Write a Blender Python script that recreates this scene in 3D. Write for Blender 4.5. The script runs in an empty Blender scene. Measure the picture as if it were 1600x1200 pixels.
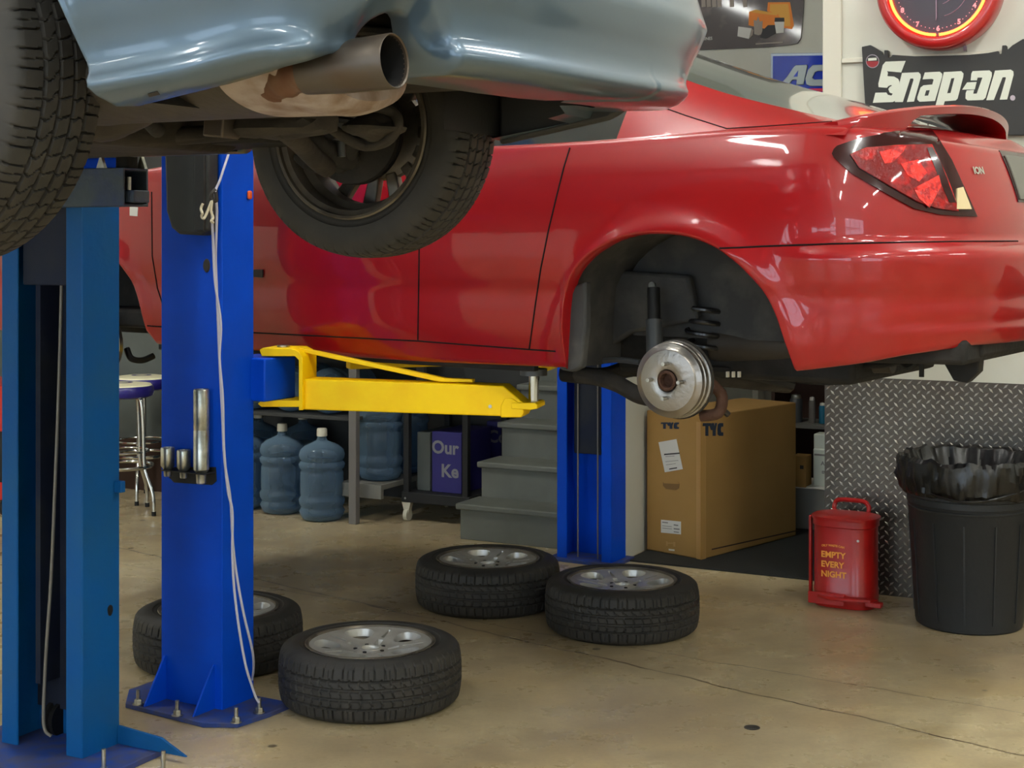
WORLD=4.0; EXPO=0.9
import bpy, bmesh, math, random
from mathutils import Vector, Matrix
from mathutils.bvhtree import BVHTree
from mathutils.geometry import delaunay_2d_cdt
random.seed(7)
SC = bpy.context.scene
COL = SC.collection
F = 2400.0; CX = 800.0; HY = 370.0; CZ = 1.6      # focal length in px, principal column, horizon row, eye height

def at(px, py, Y):
    return Vector(((px-CX)*Y/F, Y, CZ+(HY-py)*Y/F))
def ground(px, py, z=0.0):
    Y = F*(CZ-z)/(py-HY)
    return Vector(((px-CX)*Y/F, Y, z))
def lin(c):
    return tuple(((x/12.92) if x <= 0.04045 else ((x+0.055)/1.055)**2.4) for x in [v/255.0 for v in c])

# ---------------------------------------------------------------- materials
MATS = {}
def mat(name, rgb, rough=0.5, metal=0.0, spec=0.5, coat=0.0, noise=None, bump=None, emit=None, alpha=None, coat_rough=0.05):
    """noise=(scale, rgb2, lo, hi[, detail]) mixes in a second colour; bump=(scale, strength)."""
    m = bpy.data.materials.new(name); m.use_nodes = True
    nt = m.node_tree; b = nt.nodes['Principled BSDF']
    b.inputs['Base Color'].default_value = (*lin(rgb), 1)
    b.inputs['Roughness'].default_value = rough
    b.inputs['Metallic'].default_value = metal
    b.inputs['Specular IOR Level'].default_value = spec
    b.inputs['Coat Weight'].default_value = coat
    b.inputs['Coat Roughness'].default_value = coat_rough
    tc = nt.nodes.new('ShaderNodeTexCoord')
    if noise:
        n = nt.nodes.new('ShaderNodeTexNoise'); n.inputs['Scale'].default_value = noise[0]
        n.inputs['Detail'].default_value = noise[4] if len(noise) > 4 else 6
        nt.links.new(tc.outputs['Object'], n.inputs['Vector'])
        r = nt.nodes.new('ShaderNodeMapRange'); r.inputs['From Min'].default_value = noise[2]; r.inputs['From Max'].default_value = noise[3]
        nt.links.new(n.outputs['Fac'], r.inputs['Value'])
        mx = nt.nodes.new('ShaderNodeMix'); mx.data_type = 'RGBA'
        mx.inputs['A'].default_value = (*lin(rgb), 1); mx.inputs['B'].default_value = (*lin(noise[1]), 1)
        nt.links.new(r.outputs['Result'], mx.inputs['Factor'])
        nt.links.new(mx.outputs['Result'], b.inputs['Base Color'])
    if bump:
        n2 = nt.nodes.new('ShaderNodeTexNoise'); n2.inputs['Scale'].default_value = bump[0]; n2.inputs['Detail'].default_value = 4
        nt.links.new(tc.outputs['Object'], n2.inputs['Vector'])
        bp = nt.nodes.new('ShaderNodeBump'); bp.inputs['Strength'].default_value = bump[1]; bp.inputs['Distance'].default_value = 0.01
        nt.links.new(n2.outputs['Fac'], bp.inputs['Height'])
        nt.links.new(bp.outputs['Normal'], b.inputs['Normal'])
    if emit:
        b.inputs['Emission Color'].default_value = (*lin(emit[0]), 1); b.inputs['Emission Strength'].default_value = emit[1]
    MATS[name] = m
    return m

mat('red_paint', (152, 6, 12), 0.35, 0.0, 0.3, 0.7, noise=(1.2, (143, 6, 12), .35, .65), coat_rough=0.04)
mat('silver_paint', (78, 97, 113), 0.42, 0.5, 0.5, 0.6, coat_rough=0.1)
mat('tail_light_red', (112, 3, 7), 0.2, 0.0, 0.3, 0.25, noise=(26, (180, 14, 14), .5, .7, 3), bump=(60, 0.5))
mat('tail_light_bright', (230, 30, 24), 0.15, 0.0, 0.5, .5, noise=(50, (170, 10, 14), .5, .6, 2), bump=(70, 0.6))
mat('tail_light_dark', (44, 3, 7), 0.2, 0.0, 0.3, 0.35)
mat('reverse_lens', (215, 195, 150), 0.2, 0.0, 0.7, 1.0)
mat('glass_dark', (40, 44, 42), 0.06, 0.0, 0.9, 1.0)
mat('glass_tint', (84, 92, 84), 0.2, 0.0, 0.8, 1.0)
mat('gap_dark', (18, 10, 10), 0.8, 0.0, 0.2)
mat('black_plastic', (30, 31, 32), 0.5, 0.0, 0.5, bump=(80, .1))
mat('liner_plastic', (58, 58, 58), 0.75, 0.0, 0.3, noise=(9, (84, 82, 78), .45, .75), bump=(30, .2))
mat('underbody', (40, 37, 34), 0.8, 0.0, 0.3, noise=(7, (58, 53, 47), .4, .7), bump=(24, .5))
mat('underbody_black', (27, 26, 25), 0.75, 0.0, 0.3, noise=(8, (48, 44, 40), .45, .75), bump=(24, .4))
mat('tyre_rubber', (44, 43, 41), 0.62, 0.0, 0.35, noise=(14, (56, 53, 49), .35, .7))
mat('tyre_rubber_worn', (44, 43, 41), 0.66, 0.0, 0.3, noise=(14, (55, 52, 48), .35, .7))
mat('alloy', (196, 194, 188), 0.32, 0.4, 0.5, noise=(18, (168, 164, 156), .4, .8))
mat('alloy_dirty_shaded', (118, 110, 98), 0.45, 0.6, 0.5, noise=(10, (70, 64, 56), .4, .7))
mat('drum_steel', (146, 142, 136), 0.3, 0.95, 0.5, noise=(9, (140, 132, 124), .4, .7), bump=(70, .12))
mat('rust', (82, 58, 46), 0.8, 0.2, 0.3, noise=(30, (70, 46, 36), .4, .7), bump=(60, .5))
mat('muffler_steel', (66, 60, 53), 0.6, 0.25, 0.4, noise=(5, (52, 47, 42), .4, .7), bump=(30, .2))
mat('muffler_tan', (160, 148, 144), 0.6, 0.2, 0.4, noise=(16, (122, 100, 84), .42, .68), bump=(30, .3))
mat('pipe_steel', (80, 72, 64), 0.42, 0.6, 0.5, noise=(12, (80, 64, 50), .45, .75))
mat('pipe_rust', (104, 76, 56), 0.6, 0.3, 0.4, noise=(30, (96, 60, 40), .4, .7))
mat('pipe_dark', (20, 19, 19), 0.8, 0.1, 0.3)
mat('lift_blue', (0, 74, 204), 0.55, 0.0, 0.12, 0.08, noise=(3, (0, 66, 184), .35, .7), bump=(50, .08), coat_rough=.2)
mat('lift_blue_old', (0, 78, 144), 0.55, 0.0, 0.15, 0.1, noise=(5, (16, 80, 132), .35, .7), bump=(40, .12), coat_rough=.25)
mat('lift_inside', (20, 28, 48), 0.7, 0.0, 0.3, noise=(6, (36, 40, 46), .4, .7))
mat('arm_dirty', (58, 68, 74), 0.5, 0.2, 0.5, noise=(12, (38, 52, 84), .4, .65), bump=(40, .3))
mat('plate_purple', (66, 72, 112), 0.6, 0.0, 0.3, noise=(18, (22, 66, 150), .4, .7))
mat('lift_yellow', (255, 212, 0), 0.5, 0.0, 0.2, 0.1, noise=(9, (250, 200, 0), .4, .7), bump=(60, .06), coat_rough=.2)
mat('chrome', (205, 205, 200), 0.16, 1.0)
mat('zinc', (186, 184, 176), 0.34, 1.0, noise=(50, (150, 148, 142), .4, .7))
mat('galvanised', (196, 196, 186), 0.3, 0.85, noise=(20, (120, 122, 110), .4, .7))
mat('rope_white', (186, 184, 198), 0.85)
mat('rope_cream', (206, 198, 172), 0.85)
mat('cable_steel', (118, 114, 106), 0.55, 0.3)
mat('black_matte', (22, 22, 23), 0.6, 0.0, 0.4)
mat('cover_plastic', (44, 46, 46), 0.55, 0.0, 0.4, noise=(6, (34, 38, 38), .35, .7))
mat('cream_vinyl', (232, 224, 186), 0.4, 0.0, 0.5, 0.2)
mat('purple_vinyl', (34, 26, 110), 0.35, 0.0, 0.5, 0.3)
mat('wall_white', (206, 206, 194), 0.75, 0.0, 0.3, noise=(2.5, (199, 198, 184), .35, .7), bump=(18, .08))
mat('wall_dark', (62, 62, 60), 0.8, 0.0, 0.3, noise=(3, (52, 52, 50), .35, .7))
mat('ceiling_white', (200, 198, 190), 0.9)
mat('trim_white', (206, 202, 186), 0.6)
mat('counter_grey', (84, 88, 84), 0.6, 0.0, 0.4, noise=(4, (74, 78, 74), .4, .7))
mat('wood_dark', (62, 42, 32), 0.7, 0.0, 0.3)
mat('post_grey', (104, 100, 96), 0.6, 0.0, 0.4)
mat('shelf_grey', (112, 110, 102), 0.6)
mat('stair_paint', (104, 106, 98), 0.55, 0.0, 0.4, noise=(5, (94, 96, 88), .4, .7), bump=(20, .1))
mat('cardboard', (170, 132, 76), 0.8, 0.0, 0.25, noise=(2.5, (160, 122, 68), .35, .7), bump=(90, .06))
mat('cardboard_light', (196, 160, 106), 0.8, 0.0, 0.25)
mat('tape', (182, 140, 80), 0.35, 0.0, 0.5, 0.3)
mat('label_white', (216, 212, 202), 0.6)
mat('ink', (52, 50, 48), 0.7)
mat('ink_grey', (130, 126, 120), 0.7)
mat('mat_rubber', (34, 36, 34), 0.75, 0.0, 0.35, bump=(120, .3))
mat('ink_blue', (40, 52, 70), 0.7)
mat('can_red', (172, 22, 18), 0.38, 0.0, 0.4, 0.3, noise=(9, (150, 20, 18), .4, .75), coat_rough=.12)
mat('can_text', (240, 160, 60), 0.6)
mat('bin_black', (38, 40, 42), 0.5, 0.0, 0.4, bump=(50, .1))
mat('bag_black', (9, 9, 10), 0.36, 0.0, 0.45, 0.25, bump=(14, .5), coat_rough=.2)
mat('poster_dark', (62, 50, 48), 0.45, 0.0, 0.4, 0.3, noise=(5, (120, 106, 100), .52, .8, 3))
mat('poster_grey', (150, 138, 126), 0.6)
mat('poster_orange', (226, 128, 36), 0.6)
mat('poster_yellow', (222, 160, 60), 0.6)
mat('poster_white', (206, 204, 196), 0.6)
mat('poster_black', (34, 32, 34), 0.6)
mat('sign_black', (42, 42, 42), 0.55, 0.0, 0.4, noise=(4, (50, 50, 48), .4, .7))
mat('sign_letter', (206, 210, 196), 0.5)
mat('badge_red', (140, 26, 34), 0.5)
mat('sign_blue', (0, 48, 180), 0.2, 0.0, 0.3, 0.35, bump=(8, .25))
mat('sign_silver', (150, 160, 160), 0.3, 0.3, 0.5, 0.5)
mat('sign_edge', (178, 190, 205), 0.35, 0.2)
mat('sign_pink', (216, 44, 84), 0.25, 0.0, 0.5, 0.6)
mat('neon_red', (255, 60, 20), 0.4, emit=((255, 78, 30), 7.0))
mat('clock_red', (176, 30, 30), 0.3, 0.0, 0.5, 0.7)
mat('clock_face', (44, 38, 54), 0.3, 0.0, 0.5, 0.4)
mat('clock_numeral', (236, 168, 180), 0.6)
mat('clock_hand', (134, 112, 130), 0.5)
mat('toolbox_red', (176, 20, 20), 0.35, 0.0, 0.5, 0.4)
mat('box_blue', (40, 34, 104), 0.7)
mat('box_letter', (128, 126, 130), 0.7)
mat('caster_white', (196, 190, 170), 0.5)
mat('bottle_blue', (30, 110, 140), 0.3)
mat('jug_white', (214, 220, 204), 0.5)
mat('spring_black', (22, 22, 24), 0.4, 0.0, 0.5, .3)
mat('shock_grey', (70, 72, 74), 0.45, 0.1, 0.5)
mat('light_tube', (255, 250, 235), 0.4, emit=((248, 250, 246), 80.0))
mat('fixture_white', (220, 220, 215), 0.5)
mat('mark_dark', (48, 44, 40), 0.7)
mat('lamp_orange', (230, 90, 20), 0.3, 0.0, 0.5, .5)
mat('sign_dot', (170, 160, 170), 0.5)
mat('stone_white', (215, 210, 200), 0.6)

# jug plastic: tinted see-through shell
m = bpy.data.materials.new('jug_plastic'); m.use_nodes = True; MATS['jug_plastic'] = m
nt = m.node_tree; nt.nodes.remove(nt.nodes['Principled BSDF']); out = nt.nodes['Material Output']
tr = nt.nodes.new('ShaderNodeBsdfTransparent'); tr.inputs['Color'].default_value = (*lin((150, 178, 205)), 1)
gl = nt.nodes.new('ShaderNodeBsdfPrincipled'); gl.inputs['Base Color'].default_value = (*lin((120, 146, 166)), 1); gl.inputs['Roughness'].default_value = .1
fr = nt.nodes.new('ShaderNodeLayerWeight'); fr.inputs['Blend'].default_value = .45
mr = nt.nodes.new('ShaderNodeMapRange'); mr.inputs['To Min'].default_value = .26; mr.inputs['To Max'].default_value = .8
mx = nt.nodes.new('ShaderNodeMixShader')
nt.links.new(fr.outputs['Facing'], mr.inputs['Value']); nt.links.new(mr.outputs['Result'], mx.inputs['Fac'])
nt.links.new(tr.outputs[0], mx.inputs[1]); nt.links.new(gl.outputs[0], mx.inputs[2]); nt.links.new(mx.outputs[0], out.inputs['Surface'])

# window pane
m = bpy.data.materials.new('pane_glass'); m.use_nodes = True; MATS['pane_glass'] = m
nt = m.node_tree; nt.nodes.remove(nt.nodes['Principled BSDF']); out = nt.nodes['Material Output']
tr = nt.nodes.new('ShaderNodeBsdfTransparent'); tr.inputs['Color'].default_value = (.93, .95, .95, 1)
gl = nt.nodes.new('ShaderNodeBsdfGlossy'); gl.inputs['Roughness'].default_value = .02
mx = nt.nodes.new('ShaderNodeMixShader'); mx.inputs['Fac'].default_value = .06
nt.links.new(tr.outputs[0], mx.inputs[1]); nt.links.new(gl.outputs[0], mx.inputs[2]); nt.links.new(mx.outputs[0], out.inputs['Surface'])

# ---------------------------------------------------------------- mesh builder
class MB:
    def __init__(s): s.v = []; s.f = []
    def add(s, vs, fs, M=None):
        n = len(s.v)
        for v in vs:
            v = Vector(v)
            s.v.append(M @ v if M is not None else v)
        for f in fs: s.f.append(tuple(i+n for i in f))
        return s
    def box(s, c, d, M=None):
        x, y, z = [k/2 for k in d]; c = Vector(c)
        vs = [c+Vector((i*x, j*y, k*z)) for i in (-1, 1) for j in (-1, 1) for k in (-1, 1)]
        return s.add(vs, [(0, 1, 3, 2), (4, 6, 7, 5), (0, 4, 5, 1), (2, 3, 7, 6), (0, 2, 6, 4), (1, 5, 7, 3)], M)
    def prism(s, poly, h0, h1, fn=None, M=None):
        """poly in 2D; fn(x, y, h) gives the point (default x, y, h)."""
        fn = fn or (lambda a, b, h: (a, b, h))
        n = len(poly)
        vs = [fn(a, b, h0) for a, b in poly]+[fn(a, b, h1) for a, b in poly]
        fs = [tuple(range(n-1, -1, -1)), tuple(range(n, 2*n))]+[(i, (i+1) % n, n+(i+1) % n, n+i) for i in range(n)]
        return s.add(vs, fs, M)
    def lathe(s, prof, n=32, M=None, closed=False, a0=0.0, a1=None):
        """prof = [(r, z)]; spun about local z."""
        full = a1 is None
        a1 = a1 if a1 is not None else a0+2*math.pi
        m = len(prof); cnt = n if full else n+1
        vs = []
        for i in range(cnt):
            a = a0+(a1-a0)*i/n
            for r, z in prof: vs.append((r*math.cos(a), r*math.sin(a), z))
        fs = []
        for i in range(n):
            j = (i+1) % cnt
            for k in range(m-1 if not closed else m):
                k2 = (k+1) % m
                fs.append((i*m+k, j*m+k, j*m+k2, i*m+k2))
        return s.add(vs, fs, M)
    def cyl(s, p0, p1, r0, r1=None, n=20, cap=True):
        p0 = Vector(p0); p1 = Vector(p1); r1 = r0 if r1 is None else r1
        d = p1-p0; L = d.length
        M = Matrix.Translation(p0) @ d.to_track_quat('Z', 'Y').to_matrix().to_4x4()
        prof = [(r0, 0), (r1, L)]
        if cap: prof = [(0.0005, 0)]+prof+[(0.0005, L)]
        return s.lathe(prof, n, M)
    def tube(s, pts, r, n=8, closed=False):
        pts = [Vector(p) for p in pts]; N = len(pts)
        vs = []; prev = None
        for i, p in enumerate(pts):
            if closed: d = pts[(i+1) % N]-pts[i-1]
            else: d = (pts[min(i+1, N-1)]-pts[max(i-1, 0)])
            d.normalize()
            if prev is None:
                u = d.orthogonal().normalized()
            else:
                u = (prev-d*prev.dot(d)).normalized()
            prev = u; w = d.cross(u)
            rr = r[i] if isinstance(r, (list, tuple)) else r
            for k in range(n):
                a = 2*math.pi*k/n
                vs.append(p+(u*math.cos(a)+w*math.sin(a))*rr)
        fs = []
        for i in range(N if closed else N-1):
            j = (i+1) % N
            for k in range(n): fs.append((i*n+k, i*n+(k+1) % n, j*n+(k+1) % n, j*n+k))
        if not closed:
            fs.append(tuple(range(n-1, -1, -1))); fs.append(tuple((N-1)*n+k for k in range(n)))
        return s.add(vs, fs)
    def build(s, name, m, parent=None, bevel=0, seg=2, sharp=38, loc=None):
        me = bpy.data.meshes.new(name)
        me.from_pydata([tuple(v) for v in s.v], [], s.f); me.update()
        bm = bmesh.new(); bm.from_mesh(me); bmesh.ops.recalc_face_normals(bm, faces=bm.faces); bm.to_mesh(me); bm.free()
        me.materials.append(MATS[m])
        for p in me.polygons: p.use_smooth = True
        me.set_sharp_from_angle(angle=math.radians(sharp))
        o = bpy.data.objects.new(name, me); COL.objects.link(o)
        if parent is not None: o.parent = parent
        if loc is not None: o.location = loc
        elif parent is not None and parent.name in ZB: o.location = (0, 0, -ZB[parent.name])
        if bevel:
            b = o.modifiers.new('bevel', 'BEVEL'); b.width = bevel; b.segments = seg; b.limit_method = 'ANGLE'; b.angle_limit = math.radians(40)
        return o
ZB = {}
def tag(o, label, cat, group=None, kind=None):
    if kind: o['kind'] = kind
    if label: o['label'] = label
    if cat: o['category'] = cat
    if group: o['group'] = group
    return o
def thing(name, label, cat, loc=(0, 0, 0), rz=0.0, group=None, zb=None):
    """Empty at the base. zb: children are written with absolute heights above the floor, so they are let down by zb."""
    o = bpy.data.objects.new(name, None); COL.objects.link(o); o.empty_display_size = .1
    if zb is not None: loc = (loc[0], loc[1], zb); ZB[o.name] = zb
    o.location = loc; o.rotation_euler = (0, 0, rz)
    return tag(o, label, cat, group)
def struct(mb, name, m, **k):
    o = mb.build(name, m, **k); o['kind'] = 'structure'; return o
def copy_tree(src, loc=None, rz=None, label=None, group=None):
    r = src.copy(); COL.objects.link(r)
    if loc is not None: r.location = loc
    if rz is not None: r.rotation_euler = (0, 0, rz)
    if label: r['label'] = label
    if group: r['group'] = group
    for ch in list(src.children):
        c = ch.copy(); COL.objects.link(c); c.parent = r
        for gch in ch.children:
            d = gch.copy(); COL.objects.link(d); d.parent = c
    return r
def curve(pts):
    """smooth monotone interpolation through (x, y) points"""
    xs = [p[0] for p in pts]; ys = [p[1] for p in pts]; n = len(xs)
    d = [(ys[i+1]-ys[i])/(xs[i+1]-xs[i]) for i in range(n-1)]
    m = [d[0]]+[0 if d[i-1]*d[i] <= 0 else 2*d[i-1]*d[i]/(d[i-1]+d[i]) for i in range(1, n-1)]+[d[-1]]
    def f(x):
        if x <= xs[0]: return ys[0]
        if x >= xs[-1]: return ys[-1]
        i = 0
        while x > xs[i+1]: i += 1
        h = xs[i+1]-xs[i]; t = (x-xs[i])/h
        return ((1+2*t)*(1-t)**2*ys[i]+t*(1-t)**2*h*m[i]+t*t*(3-2*t)*ys[i+1]+t*t*(t-1)*h*m[i+1])
    return f
def spline(P, k=6):
    P = [Vector(p) for p in P]; out = []
    for i in range(len(P)-1):
        p0 = P[max(i-1, 0)]; p1 = P[i]; p2 = P[i+1]; p3 = P[min(i+2, len(P)-1)]
        for j in range(k):
            t = j/k
            out.append(0.5*((2*p1)+(p2-p0)*t+(2*p0-5*p1+4*p2-p3)*t*t+(3*p1-p0-3*p2+p3)*t**3))
    out.append(P[-1]); return out
def text_mb(body, size, fn, bold=0.0, shear=0.0, depth=None, align='LEFT', sx=1.0):
    """flat lettering as mesh; fn(x, y, h) places it."""
    cu = bpy.data.curves.new('t', 'FONT'); cu.body = body; cu.size = size; cu.offset = bold; cu.shear = shear; cu.align_x = align
    cu.resolution_u = 3
    o = bpy.data.objects.new('t', cu); COL.objects.link(o); bpy.context.view_layer.update()
    me = bpy.data.meshes.new_from_object(o)
    mb = MB(); d = depth or 0.001
    vs = [fn(v.co.x*sx, v.co.y, d) for v in me.vertices]
    mb.add(vs, [tuple(p.vertices) for p in me.polygons])
    bpy.data.objects.remove(o); bpy.data.curves.remove(cu); bpy.data.meshes.remove(me)
    return mb

# room axes: U runs right along the back walls, V runs into the depth
TH = math.radians(27.5)
U = Vector((math.cos(TH), -math.sin(TH), 0)); V = Vector((math.sin(TH), math.cos(TH), 0))
def R(a, b, z=0.0): return U*a+V*b+Vector((0, 0, z))
RM = Matrix(((U.x, V.x, 0, 0), (U.y, V.y, 0, 0), (0, 0, 1, 0), (0, 0, 0, 1)))
def rbox(mb, a0, a1, b0, b1, z0, z1):
    return mb.box(((a0+a1)/2, (b0+b1)/2, (z0+z1)/2), (a1-a0, b1-b0, z1-z0), RM)
def on_plane(px, py, b):
    """point where the sight line meets the wall plane v = b"""
    dx = (px-CX)/F; Y = b/(dx*V.x+V.y)
    return at(px, py, Y)
# ================================================================ ROOM
fm = bpy.data.materials.new('floor_concrete'); fm.use_nodes = True; MATS['floor_concrete'] = fm
nt = fm.node_tree; bs = nt.nodes['Principled BSDF']; L = nt.links.new
tc = nt.nodes.new('ShaderNodeTexCoord')
def N(t, **k):
    n = nt.nodes.new(t)
    for a, v in k.items():
        if hasattr(n, a): setattr(n, a, v)
    return n
def noise(scale, detail=6, vec=None, rough=.55):
    n = N('ShaderNodeTexNoise'); n.inputs['Scale'].default_value = scale; n.inputs['Detail'].default_value = detail; n.inputs['Roughness'].default_value = rough
    L(vec or tc.outputs['Object'], n.inputs['Vector']); return n.outputs['Fac']
def ramp(fac, stops):
    r = N('ShaderNodeValToRGB'); e = r.color_ramp.elements
    while len(e) < len(stops): e.new(.5)
    for i, (p, c) in enumerate(stops): e[i].position = p; e[i].color = (*lin(c), 1) if isinstance(c, tuple) else (c, c, c, 1)
    L(fac, r.inputs['Fac']); return r.outputs['Color']
def mixc(fac, a, b, bt='MIX'):
    m_ = N('ShaderNodeMix'); m_.data_type = 'RGBA'; m_.blend_type = bt
    if isinstance(fac, float): m_.inputs['Factor'].default_value = fac
    else: L(fac, m_.inputs['Factor'])
    for v, s in ((a, 'A'), (b, 'B')):
        if isinstance(v, tuple): m_.inputs[s].default_value = (*lin(v), 1)
        else: L(v, m_.inputs[s])
    return m_.outputs['Result']
def math_(op, a, b=None):
    n = N('ShaderNodeMath'); n.operation = op
    for i, v in enumerate((a, b)):
        if v is None: continue
        if isinstance(v, (int, float)): n.inputs[i].default_value = v
        else: L(v, n.inputs[i])
    return n.outputs[0]
mp = N('ShaderNodeMapping'); mp.inputs['Scale'].default_value = (1.0, 1.15, 1); mp.inputs['Rotation'].default_value = (0, 0, -.25); L(tc.outputs['Object'], mp.inputs['Vector'])
big = noise(.9, 8, mp.outputs['Vector'], .62)
c = ramp(big, [(.25, (140, 124, 100)), (.45, (180, 163, 128)), (.60, (202, 185, 146)), (.78, (218, 203, 164))])
mid = noise(4.5, 8, mp.outputs['Vector'], .65)
c = mixc(ramp(mid, [(.42, 0.0), (.78, .5)]), c, (142, 122, 94))
gold = noise(1.7, 6)
c = mixc(ramp(gold, [(.50, 0.0), (.80, .6)]), c, (204, 176, 116))
pat = noise(.55, 5)
c = mixc(ramp(pat, [(.46, 0.0), (.66, .55)]), c, (128, 110, 92))
fine = noise(60, 4)
c = mixc(ramp(fine, [(.35, .16), (.6, 0.0)]), c, (120, 100, 76))
# darker worn strip and cracks along straight joints
sep = N('ShaderNodeSeparateXYZ'); L(tc.outputs['Object'], sep.inputs[0])
wob = math_('MULTIPLY', math_('SUBTRACT', noise(3.0, 4), .5), .09)
def joint(px0, py0, px1, py1, w, lo, hi):
    p = ground(px0, py0); q = ground(px1, py1); d = (q-p).normalized(); nx, ny = -d.y, d.x
    k = -(p.x*nx+p.y*ny)
    v = math_('ADD', math_('ADD', math_('MULTIPLY', sep.outputs[0], nx), math_('MULTIPLY', sep.outputs[1], ny)), k)
    v = math_('ABSOLUTE', math_('ADD', v, wob))
    return math_('LESS_THAN', v, w)
j1 = joint(400, 905, 1600, 1180, .0045, 0, 1)
j2 = joint(185, 880, 700, 965, .0025, 0, 1)
brk = ramp(noise(2.2, 3), [(.36, .6), (.5, 1.0)])
c = mixc(math_('MULTIPLY', math_('MAXIMUM', j1, j2), brk), c, (92, 76, 58))
spots = N('ShaderNodeTexVoronoi'); spots.inputs['Scale'].default_value = 2.6; L(tc.outputs['Object'], spots.inputs['Vector'])
c = mixc(ramp(spots.outputs['Distance'], [(.035, .8), (.05, 0.0)]), c, (58, 48, 38))
L(c, bs.inputs['Base Color'])
rr = N('ShaderNodeMapRange'); rr.inputs['To Min'].default_value = .16; rr.inputs['To Max'].default_value = .42; L(mid, rr.inputs['Value'])
L(rr.outputs['Result'], bs.inputs['Roughness'])
bs.inputs['Specular IOR Level'].default_value = .42
bp = N('ShaderNodeBump'); bp.inputs['Strength'].default_value = .08; bp.inputs['Distance'].default_value = .01; L(noise(5, 5), bp.inputs['Height']); L(bp.outputs['Normal'], bs.inputs['Normal'])

A0, A1, B0, B1, H = -9.5, 6.0, -6.0, 9.1, 4.6
struct(rbox(MB(), A0-.2, A1+.2, B0-.2, B1+.2, -.2, 0), 'floor', 'floor_concrete')
struct(rbox(MB(), A0-.2, A1+.2, B0-.2, B1+.2, H, H+.2), 'ceiling', 'ceiling_white')
struct(rbox(MB(), A0-.2, A1+.2, B1, B1+.2, 0, H), 'wall_back', 'wall_white')
struct(rbox(MB(), A0-.2, A0, B0, B1, 0, H), 'wall_left', 'wall_white')
struct(rbox(MB(), A1, A1+.2, B0, B1, 0, H), 'wall_right', 'wall_white')
# wall behind the camera with three glazed bay doors
mb = MB(); bays = [(-8.2, -5.0), (-3.6, -.4), (1.0, 4.2)]; x = A0
for a, b_ in bays:
    rbox(mb, x, a, B0-.2, B0, 0, H); rbox(mb, a, b_, B0-.2, B0, 3.5, H); x = b_
rbox(mb, x, A1, B0-.2, B0, 0, H)
struct(mb, 'wall_front', 'wall_white')
for i, (a, b_) in enumerate(bays):
    mb = MB()
    for k in range(5): rbox(mb, a, b_, B0-.14, B0-.08, .875*k-.03 if k else 0, .875*k+.03 if k < 4 else 3.5)
    for k in range(5):
        xx = a+(b_-a)*k/4; rbox(mb, max(a, xx-.03), min(b_, xx+.03), B0-.14, B0-.08, 0, 3.5)
    rbox(mb, a, b_, B0-.13, B0-.09, 0, .875)
    fr_ = struct(mb, 'door_%d' % (i+1), 'fixture_white')
    rbox(MB(), a, b_, B0-.115, B0-.105, .875, 3.5).build('pane', 'pane_glass', fr_)
# right-hand near wall (carries sign, clock and tread plate): plane v = 6.856
BW = 6.856; AW = -1.96
mb = rbox(MB(), AW, A1, BW, BW+.16, 0, H); struct(mb, 'wall_right_back', 'wall_white')
mb = MB(); rbox(mb, AW-.012, AW+.075, BW-.012, BW+.172, .985, H); struct(mb, 'trim_1', 'trim_white', bevel=.004)
p = on_plane(1300, 97, BW); q = on_plane(1350, 97, BW)
mb = MB(); rbox(mb, AW+.075, A1, BW-.014, BW, p.z-.010, p.z+.012); struct(mb, 'trim_2', 'trim_white', bevel=.004)
# partition beside the stairs
struct(rbox(MB(), -3.14, -3.02, 7.0, B1, 0, 1.95), 'wall_partition', 'wall_white')
struct(rbox(MB(), -3.02, -2.985, 8.97, B1, 0, 1.95), 'trim_3', 'trim_white')
# added dark sheet standing in for the unlit depth behind the far counters
struct(rbox(MB(), A0, -4.06, 8.05, 8.15, 0, 3.0), 'wall_unlit_depth', 'wall_dark')
# tread plate with raised lugs
mb = MB(); rbox(mb, AW-.004, 2.6, BW-.004, BW, 0, .968)
s_ = .0205; nz = int(.965/s_)
for j in range(nz):
    for i in range(int((1.6)/s_)):
        if (i+j) % 2: continue
        a = AW+.012+i*s_; z = .012+j*s_; ang = math.radians(-48 if j % 2 else 42); Lg, Wd, Hh = .0150, .0052, .0042
        ca, sa = math.cos(ang), math.sin(ang)
        def P(l, w, h): return R(a+l*ca-w*sa, BW-.004-h, z+l*sa+w*ca)
        mb.add([P(-Lg, 0, 0), P(0, -Wd, 0), P(Lg, 0, 0), P(0, Wd, 0), P(-Lg*.6, 0, Hh), P(0, -Wd*.4, Hh), P(Lg*.6, 0, Hh), P(0, Wd*.4, Hh)],
               [(0, 1, 5, 4), (1, 2, 6, 5), (2, 3, 7, 6), (3, 0, 4, 7), (4, 5, 6, 7)])
mat('tread_lug', (205, 200, 190), 0.32, 1.0)  # polished lugs: light from above is put into their paler colour
mat('tread_plate', (96, 91, 84), 0.36, 1.0, 0.5, noise=(2.2, (80, 72, 66), .35, .65), bump=(30, .06))
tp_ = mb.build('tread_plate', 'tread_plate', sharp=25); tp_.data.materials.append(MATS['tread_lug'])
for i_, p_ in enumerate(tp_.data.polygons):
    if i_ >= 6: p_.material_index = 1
tag(tp_, 'diamond tread plate metal sheet fixed along the bottom of the white wall', 'metal sheet')

# ---- stairs
st = thing('staircase', 'grey painted steps with overhanging treads behind the blue lift column', 'stairs', (0, 0, 0))
for k in range(8):
    b = 7.07+.235*k; z = .19*(k+1)
    top = 'riser'
    rbox(MB(), -4.0, -3.15, b+.02, 9.05 if k > 6 else b+.30, 0 if k < 1 else z-.19-.03, z-.032).build('riser', 'stair_paint', st, bevel=.003)
    rbox(MB(), -4.02, -3.145, b, b+.262, z-.032, z).build('tread', 'stair_paint', st, bevel=.008, seg=3)
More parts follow.
